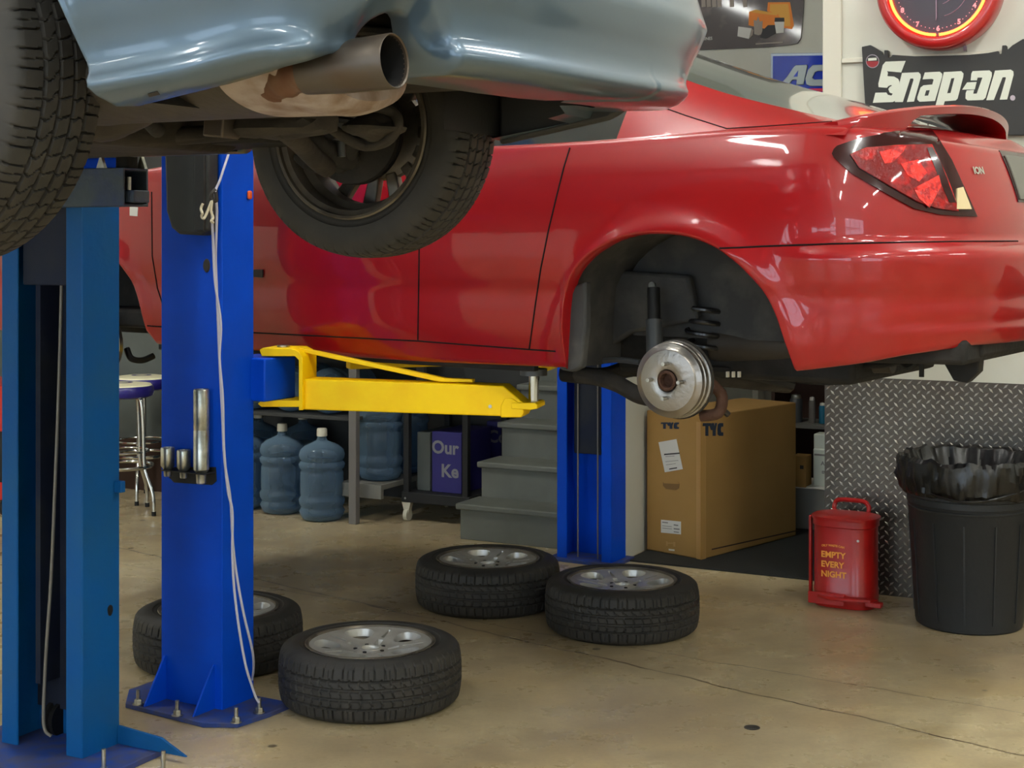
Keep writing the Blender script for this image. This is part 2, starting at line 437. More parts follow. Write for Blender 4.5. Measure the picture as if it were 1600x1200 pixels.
# ---- black floor mat
mb = MB(); rbox(mb, -3.0, AW+.02, 6.98, 9.0, 0.0, .008)
tag(mb.build('floor_mat', 'mat_rubber', bevel=.002), 'black rubber mat on the floor beneath the tall cardboard box', 'mat')

# ---- ceiling strip lights
n = 0
src = None
for a in (-6.5, -3.2, .1, 3.4):
    for b in (-3.4, -.6, 2.2, 5.0):
        lab = 'white strip light with a glowing tube on the workshop ceiling'
        if src is None:
            src = thing('strip_light', lab, 'ceiling light', R(a, b, H-.001), -TH, 'strip lights on the ceiling')
            MB().box((0, 0, -.03), (.16, 1.25, .06)).build('fixture', 'fixture_white', src, bevel=.005)
            MB().box((0, 0, -.075), (.09, 1.2, .03)).build('tube', 'light_tube', src, bevel=.01)
        else: copy_tree(src, R(a, b, H-.001))
# ================================================================ WHEELS
def tyre_mb(Ro, Wd, Rr, pitches=56, per=14, groove=.0065, seed=3, center=True, gw_=.035, sw=.13, NT=37):
    """tyre about local z, from z=0 to z=Wd"""
    rnd = random.Random(seed)
    prof = []   # (r, z, tread?, u)
    hw = Wd/2
    side = [(Rr-.004, .016), (Rr+.004, .006), (Rr+.012, .004), (Rr+.02, .003), (Rr+.022, .0), (Rr+(Ro-Rr)*.35, -.001+.0), (Rr+(Ro-Rr)*.55, .0), (Ro-.034, .004), (Ro-.020, .010), (Ro-.0135, .0155)]
    tread = []
    for i in range(NT):
        u = -1+2*i/(NT-1)
        z = hw+u*(hw-.022); r = Ro-.009*abs(u)**2.6
        tread.append((r, z, u))
    N_ = pitches*per
    vs = []; fs = []
    m = len(side)*2+NT
    gl = [(-.56, gw_), (-.2, gw_), (.2, gw_), (.56, gw_)]
    for i in range(N_):
        a = 2*math.pi*i/N_
        ph = (i % per)/per; pi_ = i//per
        ring = [(r, z) for r, z in side]
        for r, z, u in tread:
            d = 0
            for g0, gw in gl:
                if abs(u-g0) < gw: d = 1
            if abs(u) > .62:
                q = (ph+.18*(abs(u)-.62)+.0) % 1
                if q < sw: d = max(d, .9)
                if .5 < q < .56 and pi_ % 2 == 0: d = max(d, .45)
            elif abs(u) > .22:
                q = (ph+(.9 if u > 0 else -.9)*u+.16*math.sin(u*18)) % 1
                if q < sw: d = max(d, .8)
            else:
                q = (ph*1.0+.8*u+.3) % 1
                if q < sw: d = max(d, .7)
            ring.append((r-groove*d, z))
        # shoulder notches
        rs = []
        for r, z in ring[:]: rs.append((r, z))
        if ph < .13: rs[len(side)-1] = (Ro-.0135-.003, .0155+.002)
        other = [(r, Wd-z) for r, z in reversed(side)]
        if ph < .13: other[0] = (Ro-.0135-.003, Wd-.0155-.002)
        rs += other
        ca, sa = math.cos(a), math.sin(a)
        for r, z in rs: vs.append((r*ca, r*sa, z))
    m = len(rs)
    for i in range(N_):
        j = (i+1) % N_
        for k in range(m-1): fs.append((i*m+k, j*m+k, j*m+k+1, i*m+k+1))
    return MB().add(vs, fs)

def rim_floor(parent, Wd, Rr, rot=0.0, spokes=5):
    """alloy rim lying face up; parts: barrel, five spokes, hub"""
    top = Wd
    MB().lathe([(Rr+.004, top-.004), (Rr+.001, top-.001), (Rr-.008, top-.002), (Rr-.012, top-.010), (Rr-.022, top-.03), (Rr-.034, top-.06), (Rr-.040, top-.11), (Rr-.03, .03), (Rr-.008, .012), (Rr+.002, .006)], 64).build('barrel', 'alloy_dirty_shaded', parent)  # shade inside the barrel is put into the darker alloy colour
    # cast face: five broad spokes with round windows between and a slot down each spoke
    def circ(cx, cy, r, n, a0=0): return [(cx+r*math.cos(a0+2*math.pi*i/n), cy+r*math.sin(a0+2*math.pi*i/n)) for i in range(n)]
    P = []; E = []; holes = []
    def loop(L, hole=True):
        n0 = len(P); P.extend(Vector(p) for p in L); E.extend((n0+i, n0+(i+1) % len(L)) for i in range(len(L)))
        if hole: holes.append(L)
    Ro_ = Rr-.009
    loop(circ(0, 0, Ro_, 70), False); loop(circ(0, 0, .032, 20))
    for k in range(5):
        a = rot+2*math.pi*(k+.5)/5; c_, s_ = math.cos(a), math.sin(a)
        L = []
        for i in range(24):
            t = 2*math.pi*i/24; x = .148+.047*math.cos(t); y = .050*math.sin(t)*(1+.30*math.cos(t))
            L.append((x*c_-y*s_, x*s_+y*c_))
        loop(L)
        a = rot+2*math.pi*k/5; c_, s_ = math.cos(a), math.sin(a)
        for q in ([(.060, -.011), (.098, -.010), (.098, .010), (.060, .011)], [(.112, -.006), (.182, -.004), (.182, .004), (.112, .006)]):
            loop([(x*c_-y*s_, x*s_+y*c_) for x, y in q])
        a2 = rot+2*math.pi*k/5
    for rr_ in (.045, .055, .075, .10, .125, .15, .175, .195):
        for i in range(50):
            a = 2*math.pi*(i+.37)/50; q = Vector((rr_*math.cos(a), rr_*math.sin(a)))
            if all((q-p).length > .006 for p in P): P.append(q)
    vs2, es2, fs2, *_ = delaunay_2d_cdt(P, E, [], 0, 1e-6)
    def ins_(q, L):
        c = False
        for i in range(len(L)):
            ax, ay = L[i]; bx, by = L[i-1]
            if (ay > q.y) != (by > q.y) and q.x < (bx-ax)*(q.y-ay)/(by-ay)+ax: c = not c
        return c
    def zf(q):
        r = q.length; return top-.020-.012*(1-min(1, abs(r-.06)/.05))*(1 if r < .11 else 0)+.012*sm_(.10, Rr-.01, r)
    def sm_(a, b, x):
        x = min(1, max(0, (x-a)/(b-a))); return x*x*(3-2*x)
    sect = {}
    for f in fs2:
        c = sum((vs2[i] for i in f), Vector((0, 0)))/len(f)
        if c.length > Ro_ or any(ins_(c, L) for L in holes): continue
        k = int(round((math.atan2(c.y, c.x)-rot)/(2*math.pi/5))) % 5
        sect.setdefault(k, []).append(tuple(f))
    for k, fl in sorted(sect.items()):
        idx = {}; vv = []
        for f in fl:
            for i in f:
                if i not in idx: idx[i] = len(vv); vv.append(vs2[i])
        n = len(vv); F_ = [tuple(idx[i] for i in f) for f in fl]
        cnt = {}
        for f in F_:
            for i in range(len(f)): cnt.setdefault(frozenset((f[i], f[(i+1) % len(f)])), []).append((f[i], f[(i+1) % len(f)]))
        sides = []
        for e, l in cnt.items():
            if len(l) == 1:
                a_, b_ = l[0]; sides.append((b_, a_, n+a_, n+b_))
        MB().add([(q.x, q.y, zf(q)) for q in vv]+[(q.x*.97, q.y*.97, zf(q)-.026) for q in vv], F_+[tuple(n+i for i in reversed(f)) for f in F_]+sides).build('spoke', 'alloy', parent, sharp=45)
    h = MB().lathe([(.050, top-.05), (.044, top-.033), (.040, top-.0262), (.034, top-.0258), (.031, top-.030), (.031, top-.045), (.0005, top-.048)], 32).build('hub', 'alloy', parent)
    mb = MB()
    for k in range(5):
        a = rot+math.pi/5+2*math.pi*k/5
        c = Vector((.052*math.cos(a), .052*math.sin(a), 0)); mb.cyl(c+Vector((0, 0, top-.04)), c+Vector((0, 0, top-.0272)), .007, n=12)
    mb.build('lug_hole', 'black_matte', h)
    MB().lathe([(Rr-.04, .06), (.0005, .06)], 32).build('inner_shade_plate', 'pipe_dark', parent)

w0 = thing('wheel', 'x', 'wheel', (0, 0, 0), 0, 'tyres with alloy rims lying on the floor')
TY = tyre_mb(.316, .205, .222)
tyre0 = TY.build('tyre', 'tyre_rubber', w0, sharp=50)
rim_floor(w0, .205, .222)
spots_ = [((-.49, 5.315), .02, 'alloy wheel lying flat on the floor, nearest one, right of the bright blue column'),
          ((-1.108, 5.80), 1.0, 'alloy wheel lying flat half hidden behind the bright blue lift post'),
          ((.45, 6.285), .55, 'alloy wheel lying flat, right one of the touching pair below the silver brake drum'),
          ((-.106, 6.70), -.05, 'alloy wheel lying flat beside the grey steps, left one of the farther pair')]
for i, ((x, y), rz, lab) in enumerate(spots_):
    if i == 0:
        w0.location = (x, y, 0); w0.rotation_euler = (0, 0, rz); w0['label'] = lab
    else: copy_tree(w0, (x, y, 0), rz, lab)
# ================================================================ CAR BODY SHELL (shared by both cars)
def body_columns(t_front, t_rear, lenF, lenR, half, nF, nR, ts, nend=22):
    """near-side half outline in plan from front centre to rear centre: (t, w, nt, nw)"""
    pts = []
    for k in range(nend+1):      # front end: w from half to 0
        th = math.pi/2*(k/nend)
        c_, s_ = math.cos(th), math.sin(th)
        pts.append((t_front+lenF-lenF*(c_**(2/nF)), half-half*(s_**(2/nF))))
    for t in ts: pts.append((t, 0.0))
    for u in [.008*k for k in range(16)]+[.15+.03*k for k in range(22)]:
         pts.append((t_rear-lenR+lenR*u, half-half*(1-u**nR)**(1/nR)))
    v0 = (1-.78**nR)**(1/nR)
    for k in range(1, 31):
        v_ = v0*(1-k/30); pts.append((t_rear-lenR+lenR*(1-v_**nR)**(1/nR), half-half*v_))
    q = [pts[0]]
    for p in pts[1:]:
        if math.hypot(p[0]-q[-1][0], p[1]-q[-1][1]) > .0012: q.append(p)
    out = []
    for i, p in enumerate(q):
        a = q[max(i-1, 0)]; b = q[min(i+1, len(q)-1)]
        d = Vector((b[0]-a[0], b[1]-a[1])).normalized()
        n = Vector((d.y, -d.x))
        if i == 0: n = Vector((-1, 0))
        if i == len(q)-1: n = Vector((1, 0))
        out.append((p[0], p[1], n.x, n.y))
    return out
def shell_mesh(cols, W, zl, zt, inset, crown, nrow=46, flange=.06, frise=0.0, sides=(0, 1), rsh=.05, fl_fn=None):
    V_ = []; Fc = []; cat = []
    grids = []
    for side in sides:
        grid = []
        for (t, w, nt_, nw) in cols:
            zlo = zl(t, w, side); zhi = zt(t)
            rows = []
            def put(ins, z):
                T = t-nt_*ins; Wd = w-nw*ins
                rows.append((T, Wd if side == 0 else W-Wd, z))
            fl = fl_fn(t, w, side) if fl_fn else flange
            i0 = inset(zlo, t, w, nt_, side)
            put(i0+fl, zlo+frise); put(i0+.006, zlo)
            for k in range(nrow+1):
                z = zlo+.005+(zhi-zlo-.005)*k/nrow
                put(inset(z, t, w, nt_, side), z)
            it = inset(zhi, t, w, nt_, side)
            for k in range(1, 5):
                a = math.pi/2*k/4
                put(it+rsh*(1-math.cos(a)), zhi+rsh*.55*math.sin(a))
            T, Wd, z = rows[-1]
            for k in range(1, 6):
                f = k/5
                rows.append((T, Wd+(W/2-Wd)*f, z+crown*(1-(1-f)**2)))
            base = len(V_)
            for r in rows: V_.append(r)
            grid.append(base)
        nr = len(rows)
        for i in range(len(grid)-1):
            for k in range(nr-1):
                a, b = grid[i], grid[i+1]
                f = (a+k, b+k, b+k+1, a+k+1)
                if side: f = f[::-1]
                Fc.append(f); cat.append(0 if k < 1 else (1 if k < nr-8 else 2))
    return V_, Fc, cat

class CarFrame:
    def __init__(s, ox, oy, ang):
        s.M = Matrix.Translation((ox, oy, 0)) @ Matrix.Rotation(-ang, 4, 'Z'); s.I = s.M.inverted()
        s.loc = (ox, oy); s.rz = -ang
    def side(s, px, py, w=0.0):
        """sight line through a photo point meets the side plane at offset w -> (t, z)"""
        o = s.I @ Vector((0, 0, CZ)); d = (s.I @ at(px, py, 1.0))-o
        k = (w-o.y)/d.y; p = o+d*k
        return p.x, p.z
    def cast(s, bvh, px, py):
        o = s.I @ Vector((0, 0, CZ)); d = ((s.I @ at(px, py, 1.0))-o).normalized()
        h = bvh.ray_cast(o, d)
        return h[0], h[1]

def patch(fr, bvh, poly, off, thick, step=5):
    """piece lying on the body surface with the outline given by sight-line points, sized and thickened in place"""
    P = []
    n = len(poly)
    for i in range(n):
        a = Vector(poly[i]); b = Vector(poly[(i+1) % n]); m = max(1, int((b-a).length/step))
        for k in range(m): P.append(a.lerp(b, k/m))
    nb = len(P); edges = [(i, (i+1) % nb) for i in range(nb)]
    x0, x1 = min(p.x for p in P), max(p.x for p in P); y0, y1 = min(p.y for p in P), max(p.y for p in P)
    def inside(q):
        c_ = False
        for i in range(nb):
            a, b = P[i], P[i-1]
            if (a.y > q.y) != (b.y > q.y) and q.x < (b.x-a.x)*(q.y-a.y)/(b.y-a.y)+a.x: c_ = not c_
        return c_
    y = y0+step*.5; pts = list(P)
    while y < y1:
        x = x0+step*.5
        while x < x1:
            q = Vector((x, y))
            if inside(q) and min((q-p).length for p in P) > step*.55: pts.append(q)
            x += step
        y += step
    vs, es, fs, *_ = delaunay_2d_cdt(pts, edges, [], 1, 1e-5)
    top = []; bot = []
    for q in vs:
        h, nn = fr.cast(bvh, q.x, q.y)
        if h is None:
            return None
        o = fr.I @ Vector((0, 0, CZ))
        if nn.dot(h-o) > 0: nn = -nn
        top.append(h+nn*(off+thick)); bot.append(h+nn*off)
    m = len(vs); F_ = [tuple(f) for f in fs]
    allv = top+bot
    from collections import Counter
    ec = Counter()
    for f in F_:
        for i in range(len(f)): ec[frozenset((f[i], f[(i+1) % len(f)]))] += 1
    FF = list(F_)
    for e, c_ in ec.items():
        if c_ == 1:
            a, b = tuple(e); FF.append((a, b, m+b, m+a))
    return MB().add(allv, FF)
def seam(fr, bvh, pts, name, parent, r=.0028, w=None, step=8, m='gap_dark', lift=.0):
    P = []
    for i in range(len(pts)-1):
        a = Vector(pts[i]); b = Vector(pts[i+1]); k_ = max(1, int((b-a).length/step))
        for k in range(k_): P.append(a.lerp(b, k/k_))
    P.append(Vector(pts[-1])); Q = []
    for q in P:
        h, nn = fr.cast(bvh, q.x, q.y)
        if h is not None: Q.append(h+(nn if nn.dot(h-(fr.I @ Vector((0, 0, CZ)))) < 0 else -nn)*lift)
    return MB().tube(Q, r, 6).build(name, m, parent)
def split_panels(V_, Fc, cat, cuts, classify, mats, parent, mirror_w=None):
    """cut the shell along the panel lines and give every panel its own mesh, keeping the shell's own normals"""
    me = bpy.data.meshes.new('tmp'); me.from_pydata(V_, [], Fc); me.update()
    bm = bmesh.new(); bm.from_mesh(me)
    ly = bm.faces.layers.int.new('cat')
    bm.faces.ensure_lookup_table()
    for f, c_ in zip(bm.faces, cat): f[ly] = c_
    bmesh.ops.remove_doubles(bm, verts=bm.verts, dist=.00005)
    for (a, b) in cuts:      # (t, z) segments
        a = Vector((a[0], 0, a[1])); b = Vector((b[0], 0, b[1])); d = (b-a); n = d.cross(Vector((0, 1, 0))).normalized()
        t0, t1 = min(a.x, b.x)-.06, max(a.x, b.x)+.06; z0, z1 = min(a.z, b.z)-.012, max(a.z, b.z)+.012
        fs = [f for f in bm.faces if f[ly] != 0 and t0 < f.calc_center_median().x < t1 and z0 < f.calc_center_median().z < z1]
        es = set(); vs = set()
        for f in fs: es.update(f.edges); vs.update(f.verts)
        bmesh.ops.bisect_plane(bm, geom=list(vs)+list(es)+fs, dist=.0005, plane_co=a, plane_no=n)
    bm.normal_update()
    groups = {}
    for f in bm.faces:
        c_ = f.calc_center_median()
        groups.setdefault(classify(c_.x, c_.y, c_.z, f[ly]), []).append(f)
    objs = {}
    vn = {v: v.normal.copy() for v in bm.verts}
    for k, fs in groups.items():
        if k is None: continue
        idx = {}; vl = []; nl = []; fl = []
        for f in fs:
            t = []
            for v in f.verts:
                if v not in idx: idx[v] = len(vl); vl.append(tuple(v.co)); nl.append(tuple(vn[v]))
                t.append(idx[v])
            fl.append(t)
        m2 = bpy.data.meshes.new(k); m2.from_pydata(vl, [], fl); m2.update()
        m2.materials.append(MATS[mats.get(k, mats['*'])])
        for p in m2.polygons: p.use_smooth = True
        m2.normals_split_custom_set_from_vertices(nl)
        nm = k.split('#')[0]
        o = bpy.data.objects.new(nm, m2); COL.objects.link(o); o.parent = parent; o.location = (0, 0, -ZB[parent.name])
        objs[k] = o
    bvh = BVHTree.FromBMesh(bm); bm.free()
    return objs, bvh

# ================================================================ RED CAR
RC = CarFrame(.4426, 4.62, math.radians(34))
RW = 1.72
red = thing('car', 'red two-door-style coupe raised on the blue lift with its rear wheel off', 'car', RC.loc, RC.rz, zb=1.15)
arch_px = [(871.5, 579), (870, 545), (870.6, 520), (872.5, 492), (877, 467.5), (885, 446), (896.7, 425), (910, 410), (925, 396.7), (942, 386), (959, 377), (977, 371), (996, 367), (1017, 365.3), (1038, 365.5), (1060, 367), (1081, 371), (1102, 378), (1123, 388), (1140, 400), (1157, 414), (1173, 431), (1188.5, 450.5), (1200, 471), (1211, 495), (1217, 513), (1222.5, 532), (1228, 553), (1232.5, 573), (1235, 584)]
arch = []
for p in spline([(a, b, 0) for a, b in arch_px], 3):
    t, z = RC.side(p.x, p.y)
    if not arch or t > arch[-1][0]+.0012: arch.append((t, z))
    elif len(arch) < 12: arch.append((arch[-1][0]+.0012, z))
t_a0, t_a1 = arch[0][0], arch[-1][0]
farch = []
for k in range(41):
    th = math.pi*(1-k/40); farch.append((-2.62+.372*math.cos(th), 1.235+.372*math.sin(th)))
low = [(-3.6, 1.24), (-3.3, 1.20), (-3.02, 1.19)]
zl_pts = [(-3.6, 1.25), (-3.4, 1.22), (-2.995, 1.19)]+[(farch[0][0]-.001, 1.2)]+farch+[(farch[-1][0]+.001, 1.19), (-2.2, 1.185)]
q0 = RC.side(645, 568)[1]
zl_pts += [(RC.side(645, 568)[0], RC.side(645, 568)[1]), (t_a0-.002, RC.side(871, 577)[1])]+arch
for px, py in ((1262.5, 579), (1347, 570), (1403, 560), (1487, 551)):
    t, z = RC.side(px, py); zl_pts.append((t, z))
zl_pts = sorted(zl_pts); zz = [zl_pts[0]]
for p in zl_pts[1:]:
    if p[0] > zz[-1][0]+1e-5: zz.append(p)
def linf(pts):
    def f(x):
        if x <= pts[0][0]: return pts[0][1]
        if x >= pts[-1][0]: return pts[-1][1]
        lo, hi = 0, len(pts)-1
        while hi-lo > 1:
            mid_ = (lo+hi)//2
            if pts[mid_][0] <= x: lo = mid_
            else: hi = mid_
        a, b = pts[lo], pts[hi]
        return a[1]+(b[1]-a[1])*(x-a[0])/(b[0]-a[0])
    return f
zlow_red = linf(zz)
ztop_red = curve([(-3.6, 1.60), (-3.4, 1.68), (-3.0, 1.75), (-2.6, 1.80), (-2.2, 1.845), (-1.9, 1.868), (-1.2, 1.872), (-.58, 1.874), (-.3, 1.878), (0, 1.888), (.254, 1.896), (.6, 1.888), (.8, 1.868), (1.0, 1.84)])
ins_red = curve([(1.15, .085), (1.24, .050), (1.30, .032), (1.36, .026), (1.42, .024), (1.47, .010), (1.55, 0), (1.64, .002), (1.72, .010), (1.80, .026), (1.86, .046), (1.92, .075)])
def sm(a, b, x):
    x = min(1, max(0, (x-a)/(b-a))); return x*x*(3-2*x)
def inset_red(z, t, w, nt_, side):
    v = ins_red(z)
    # flared lips round the wheel openings
    for tc_, zc, ra in ((.035, 1.225, .39), (-2.62, 1.235, .375)):
        r = math.hypot(t-tc_, z-zc)
        if z > zc-.08: v -= .020*math.exp(-((max(r-ra, 0))/.05)**2)*(1-sm(.43, .6, t))
    # bumper stands proud below its top edge and the tail tucks in above it
    b = sm(.36, .55, t)
    v -= b*.016*(1-sm(1.545, 1.575, z))
    v -= .011*(1-sm(1.335, 1.352, z))*sm(.60, .78, t)
    if nt_ > 0:
        v += nt_*(.055*sm(1.56, 1.60, z)+.02*sm(1.6, 1.87, z)-.0)
        v -= nt_*.018*math.exp(-((z-1.36)/.02)**2)*0
        v += nt_*.03*(1-sm(1.27, 1.40, z))
    return v
ts = []
x = -3.05
base_ts = []
while x < .36: base_ts.append(x); x += .032
ex = [p[0] for p in farch]+[p[0] for p in arch if p[0] < .42]
ts = sorted(base_ts+ex+[farch[0][0]-.001, farch[-1][0]+.001, t_a0-.002])
t2 = [ts[0]]
for t in ts[1:]:
    if t > t2[-1]+.0011: t2.append(t)
T_REAR = .965; LEN_R = .58
cols = body_columns(-3.58, T_REAR, .55, LEN_R, RW/2, 2.6, 2.7, [t for t in t2 if t < T_REAR-LEN_R-.002], 20)
# make sure the wheel-opening tail keeps fine columns
Vr, Fr_, cr = shell_mesh(cols, RW, lambda t, w, s: zlow_red(t), ztop_red, inset_red, .035)
# panel lines (t, z) from the photo
def tz(L_): return [RC.side(a, b) for a, b in L_]
L_rear = tz([(897, 205), (892, 225), (881, 262), (869, 310), (857, 360), (845, 420), (836, 480), (827, 546)])
L_mid = tz([(657, 150), (656, 300), (655, 400), (654, 470), (653, 532)])
L_front = tz([(236, 230), (237, 325), (238, 400), (246, 450), (263, 503)])
L_rock = tz([(190, 506), (215, 508), (400, 520), (655, 533), (826, 546), (872, 549)])
L_bump = tz([(1110, 388), (1150, 387), (1190, 385), (1300, 381), (1400, 379)])
zb_ = L_bump[-1][1]
L_bump += [(1.1, zb_)]
cuts = []
for L_ in (L_rear, L_mid, L_front, L_rock, L_bump):
    for i in range(len(L_)-1): cuts.append((L_[i], L_[i+1]))
f_rear = linf(sorted([(z, t) for t, z in L_rear])); f_mid = linf(sorted([(z, t) for t, z in L_mid])); f_front = linf(sorted([(z, t) for t, z in L_front]))
f_rock = linf(sorted(L_rock)); f_bump = linf(sorted(L_bump))
def cls_red(t, w, z, c_):
    far = '#f' if w > RW/2 else '#n'
    if c_ == 2:
        if t < -1.85: return 'hood'
        if t > .56: return 'trunk_lid'
        if .05 < t and False: return 'trunk_lid'
        if z > ztop_red(t)+.02 and t < .56: return 'deck'
    if t < -3.02 and not c_ == 2: return 'front_bumper'
    if t > .30 and z < f_bump(t) and t > .2:
        return 'rear_bumper'
    if t > .2 and z < 1.56 and t > .37: return 'rear_bumper'
    if t > T_REAR-.16 and .25 < w < RW-.25: return 'trunk_lid'
    if t < L_rock[-1][0] and t > -2.3 and z < f_rock(t) and c_ != 2: return 'rocker_panel'+far
    if t > f_rear(z): return 'rear_quarter_panel'+far
    if t > f_mid(z): return 'rear_door'+far
    if t > f_front(z): return 'front_door'+far
    return 'front_fender'+far
robj, rbvh = split_panels(Vr, Fr_, cr, cuts, cls_red, {'*': 'red_paint'}, red)
for nm, P_ in (('rear', [(890.5, 231), (881, 262), (869, 310), (857, 360), (845, 420), (836, 480), (827, 546)]), ('mid', [(656, 240), (656, 300), (655, 400), (654, 470), (653, 531)]),
               ('front', [(237, 300), (238, 400), (246, 450), (263, 503)]), ('rock', [(214, 508), (400, 520), (655, 533), (826, 546), (868, 549)]),
               ('bump', [(1124, 388), (1150, 387), (1190, 385), (1300, 381), (1400, 379), (1500, 377.5), (1590, 377)])):
    seam(RC, rbvh, P_, 'panel_gap', red)
# greenhouse: pillars, roof, glass
zr_edge = curve([(-2.0, 1.90), (-1.6, 2.10), (-1.25, 2.285), (-1.0, 2.33), (-.75, 2.33), (-.5, 2.268), (-.08, 2.108), (.1, 2.045), (.3, 1.99), (.54, 1.93)])
wr_edge = curve([(-2.0, .10), (-1.6, .2), (-1.25, .29), (-.9, .31), (-.5, .30), (-.08, .28), (.1, .27), (.35, .235), (.54, .20)])
def gh_grid(t0, t1, nt_, w_a, w_b, z_a, z_b, nw, bulge=0.0):
    vs = []; fs = []
    for i in range(nt_+1):
        t = t0+(t1-t0)*i/nt_
        for k in range(nw+1):
            f = k/nw
            vs.append((t, w_a(t)+(w_b(t)-w_a(t))*f, z_a(t)+(z_b(t)-z_a(t))*f+bulge*math.sin(math.pi*f)))
    for i in range(nt_):
        for k in range(nw):
            a = i*(nw+1)+k; fs.append((a, a+nw+1, a+nw+2, a+1))
    return vs, fs
wb = lambda t: .072; zb0 = lambda t: ztop_red(t)+.0
for side in (0, 1):
    mir = (lambda vs: [(v[0], RW-v[1], v[2]) for v in vs]) if side else (lambda vs: vs)
    vs, fs = gh_grid(-.20, .56, 26, wb, wr_edge, zb0, zr_edge, 8, .012)
    MB().add(mir(vs), fs).build('rear_pillar', 'red_paint', red)
    vs, fs = gh_grid(-1.75, -.20, 26, wb, wr_edge, zb0, lambda t: zr_edge(t)-.03, 6, .012)
    MB().add(mir(vs), fs).build('side_window', 'glass_dark', red)
    rail = [(t, wr_edge(t), zr_edge(t)-.01) for t in [-1.9+.07*i for i in range(25)]]
    MB().tube(mir(rail), .028, 8).build('roof_rail', 'red_paint', red)
crown_ = lambda t: .045
def panel_top(t0, t1, nm, m, cr_=.05, n1=18):
    vs = []; fs = []; K = 12
    for i in range(n1+1):
        t = t0+(t1-t0)*i/n1
        for k in range(K+1):
            f = k/K; w_ = wr_edge(t)+(RW-2*wr_edge(t))*f
            vs.append((t+.10*math.sin(math.pi*f)*sm(-.6, .5, t), w_, zr_edge(t)+cr_*(1-.8*sm(.1, .54, t))*math.sin(math.pi*f)**.8-.004))
    for i in range(n1):
        for k in range(K):
            a = i*(K+1)+k; fs.append((a, a+K+1, a+K+2, a+1))
    return MB().add(vs, fs).build(nm, m, red)
panel_top(-2.0, -1.25, 'windshield', 'glass_dark')
panel_top(-1.25, -.72, 'roof', 'red_paint')
panel_top(-.72, .54, 'rear_window', 'glass_tint', .05, 26)
# pillar seam running from the glass to the shoulder
P_ = [RC.side(1000, 155, .2)]
# quarter window in black and pale b-pillar trim
gh_bm = bmesh.new(); tmp = bpy.data.meshes.new('t')
vs, fs = gh_grid(-.20, .56, 26, wb, wr_edge, zb0, zr_edge, 8, .012)
tmp.from_pydata(vs, [], fs); gh_bm.from_mesh(tmp); pil_bvh = BVHTree.FromBMesh(gh_bm); gh_bm.free()
seam(RC, pil_bvh, [(1006, 157), (1070, 180), (1136, 201), (1200, 197), (1300, 190)], 'panel_gap', red, r=.0022)
# tail light
tl = patch(RC, rbvh, [(1300, 241), (1303, 234), (1308, 229), (1334.5, 219.8), (1375, 210.5), (1411, 206.5), (1456, 206.5), (1467, 222), (1485, 251), (1505.5, 296), (1524.6, 339), (1495, 338), (1465, 335.6), (1427, 326.5), (1384, 303), (1330, 271.5), (1303, 247)], .0005, .006)
if tl:
    tlo = tl.build('tail_light', 'tail_light_dark', red, sharp=60)
    a = patch(RC, rbvh, [(1328, 243), (1352, 233), (1400, 229), (1452, 228), (1464, 252), (1478, 285), (1490, 318), (1493, 331), (1462, 327), (1432, 317), (1392, 294), (1342, 264)], .0065, .006)
    a.build('lens', 'tail_light_red', tlo, sharp=60, loc=(0, 0, 0))
    for pl in ([(1404, 258), (1430, 252), (1444, 272), (1432, 286), (1414, 276)], [(1424, 296), (1462, 276), (1466, 292), (1448, 326), (1432, 312)], [(1372, 240), (1412, 231), (1408, 240), (1392, 256), (1380, 258)]):
        a = patch(RC, rbvh, pl, .0128, .0015)
        if a: a.build('lens_reflector', 'tail_light_bright', tlo, sharp=60, loc=(0, 0, 0))
    a = patch(RC, rbvh, [(1444, 234), (1452, 233), (1464, 254), (1488, 318), (1478, 318), (1462, 280)], .0128, .0012)
    if a: a.build('lens_dark_band', 'tail_light_dark', tlo, sharp=60, loc=(0, 0, 0))  # darker band along the right side of the lens
    a = patch(RC, rbvh, [(1491, 296), (1500, 294), (1513, 328), (1490, 328)], .0066, .006)
    if a: a.build('reverse_lens', 'reverse_lens', tlo, sharp=60, loc=(0, 0, 0))
# licence recess and plate, badge
class RearView:
    I = Matrix.Translation((3, RW/2, .2))
    def cast(s, bvh, x, y):
        h = bvh.ray_cast(Vector((3, x/1000, y/1000)), Vector((-1, 0, 0))); return h[0], h[1]
h0, _ = RC.cast(rbvh, 1560, 236); h1, _ = RC.cast(rbvh, 1590, 316)
wa, za, wb_, zb_2 = h0.y*1000, h0.z*1000, h1.y*1000, h1.z*1000; WW = RW*1000
a = patch(RearView(), rbvh, [(wa, za), (wb_, zb_2), (WW-wb_, zb_2), (WW-wa, za)], .0005, .003, 24)
rcs = a.build('plate_recess', 'tail_light_dark', red)
g1 = 12
a = patch(RearView(), rbvh, [(wa+g1+6, za-14), (wb_+g1, zb_2+8), (WW-wb_-g1, zb_2+8), (WW-wa-g1-6, za-14)], .004, .004, 24)
a.build('licence_plate', 'shelf_grey', rcs, loc=(0, 0, 0))
def on_red(px, py, off=.002):
    h, nn = RC.cast(rbvh, px, py)
    return h, (nn if nn.dot(h-(RC.I @ Vector((0, 0, CZ)))) < 0 else -nn)
def surf_text(body, px, py, size, name, m, parent, bold=.0, depth=.002, wpx=None):
    c_, nn = on_red(px, py); r_, _ = on_red(px+8, py); x_ = (r_-c_).normalized(); y_ = nn.cross(x_).normalized()
    if y_.z < 0: y_ = -y_
    mb = text_mb(body, size, lambda a, b, h: c_+x_*a+y_*b+nn*depth, bold)
    o = mb.build(name, m, parent); return o
surf_text('ION', 1521, 272, .030, 'badge', 'chrome', red, .0012, .004)
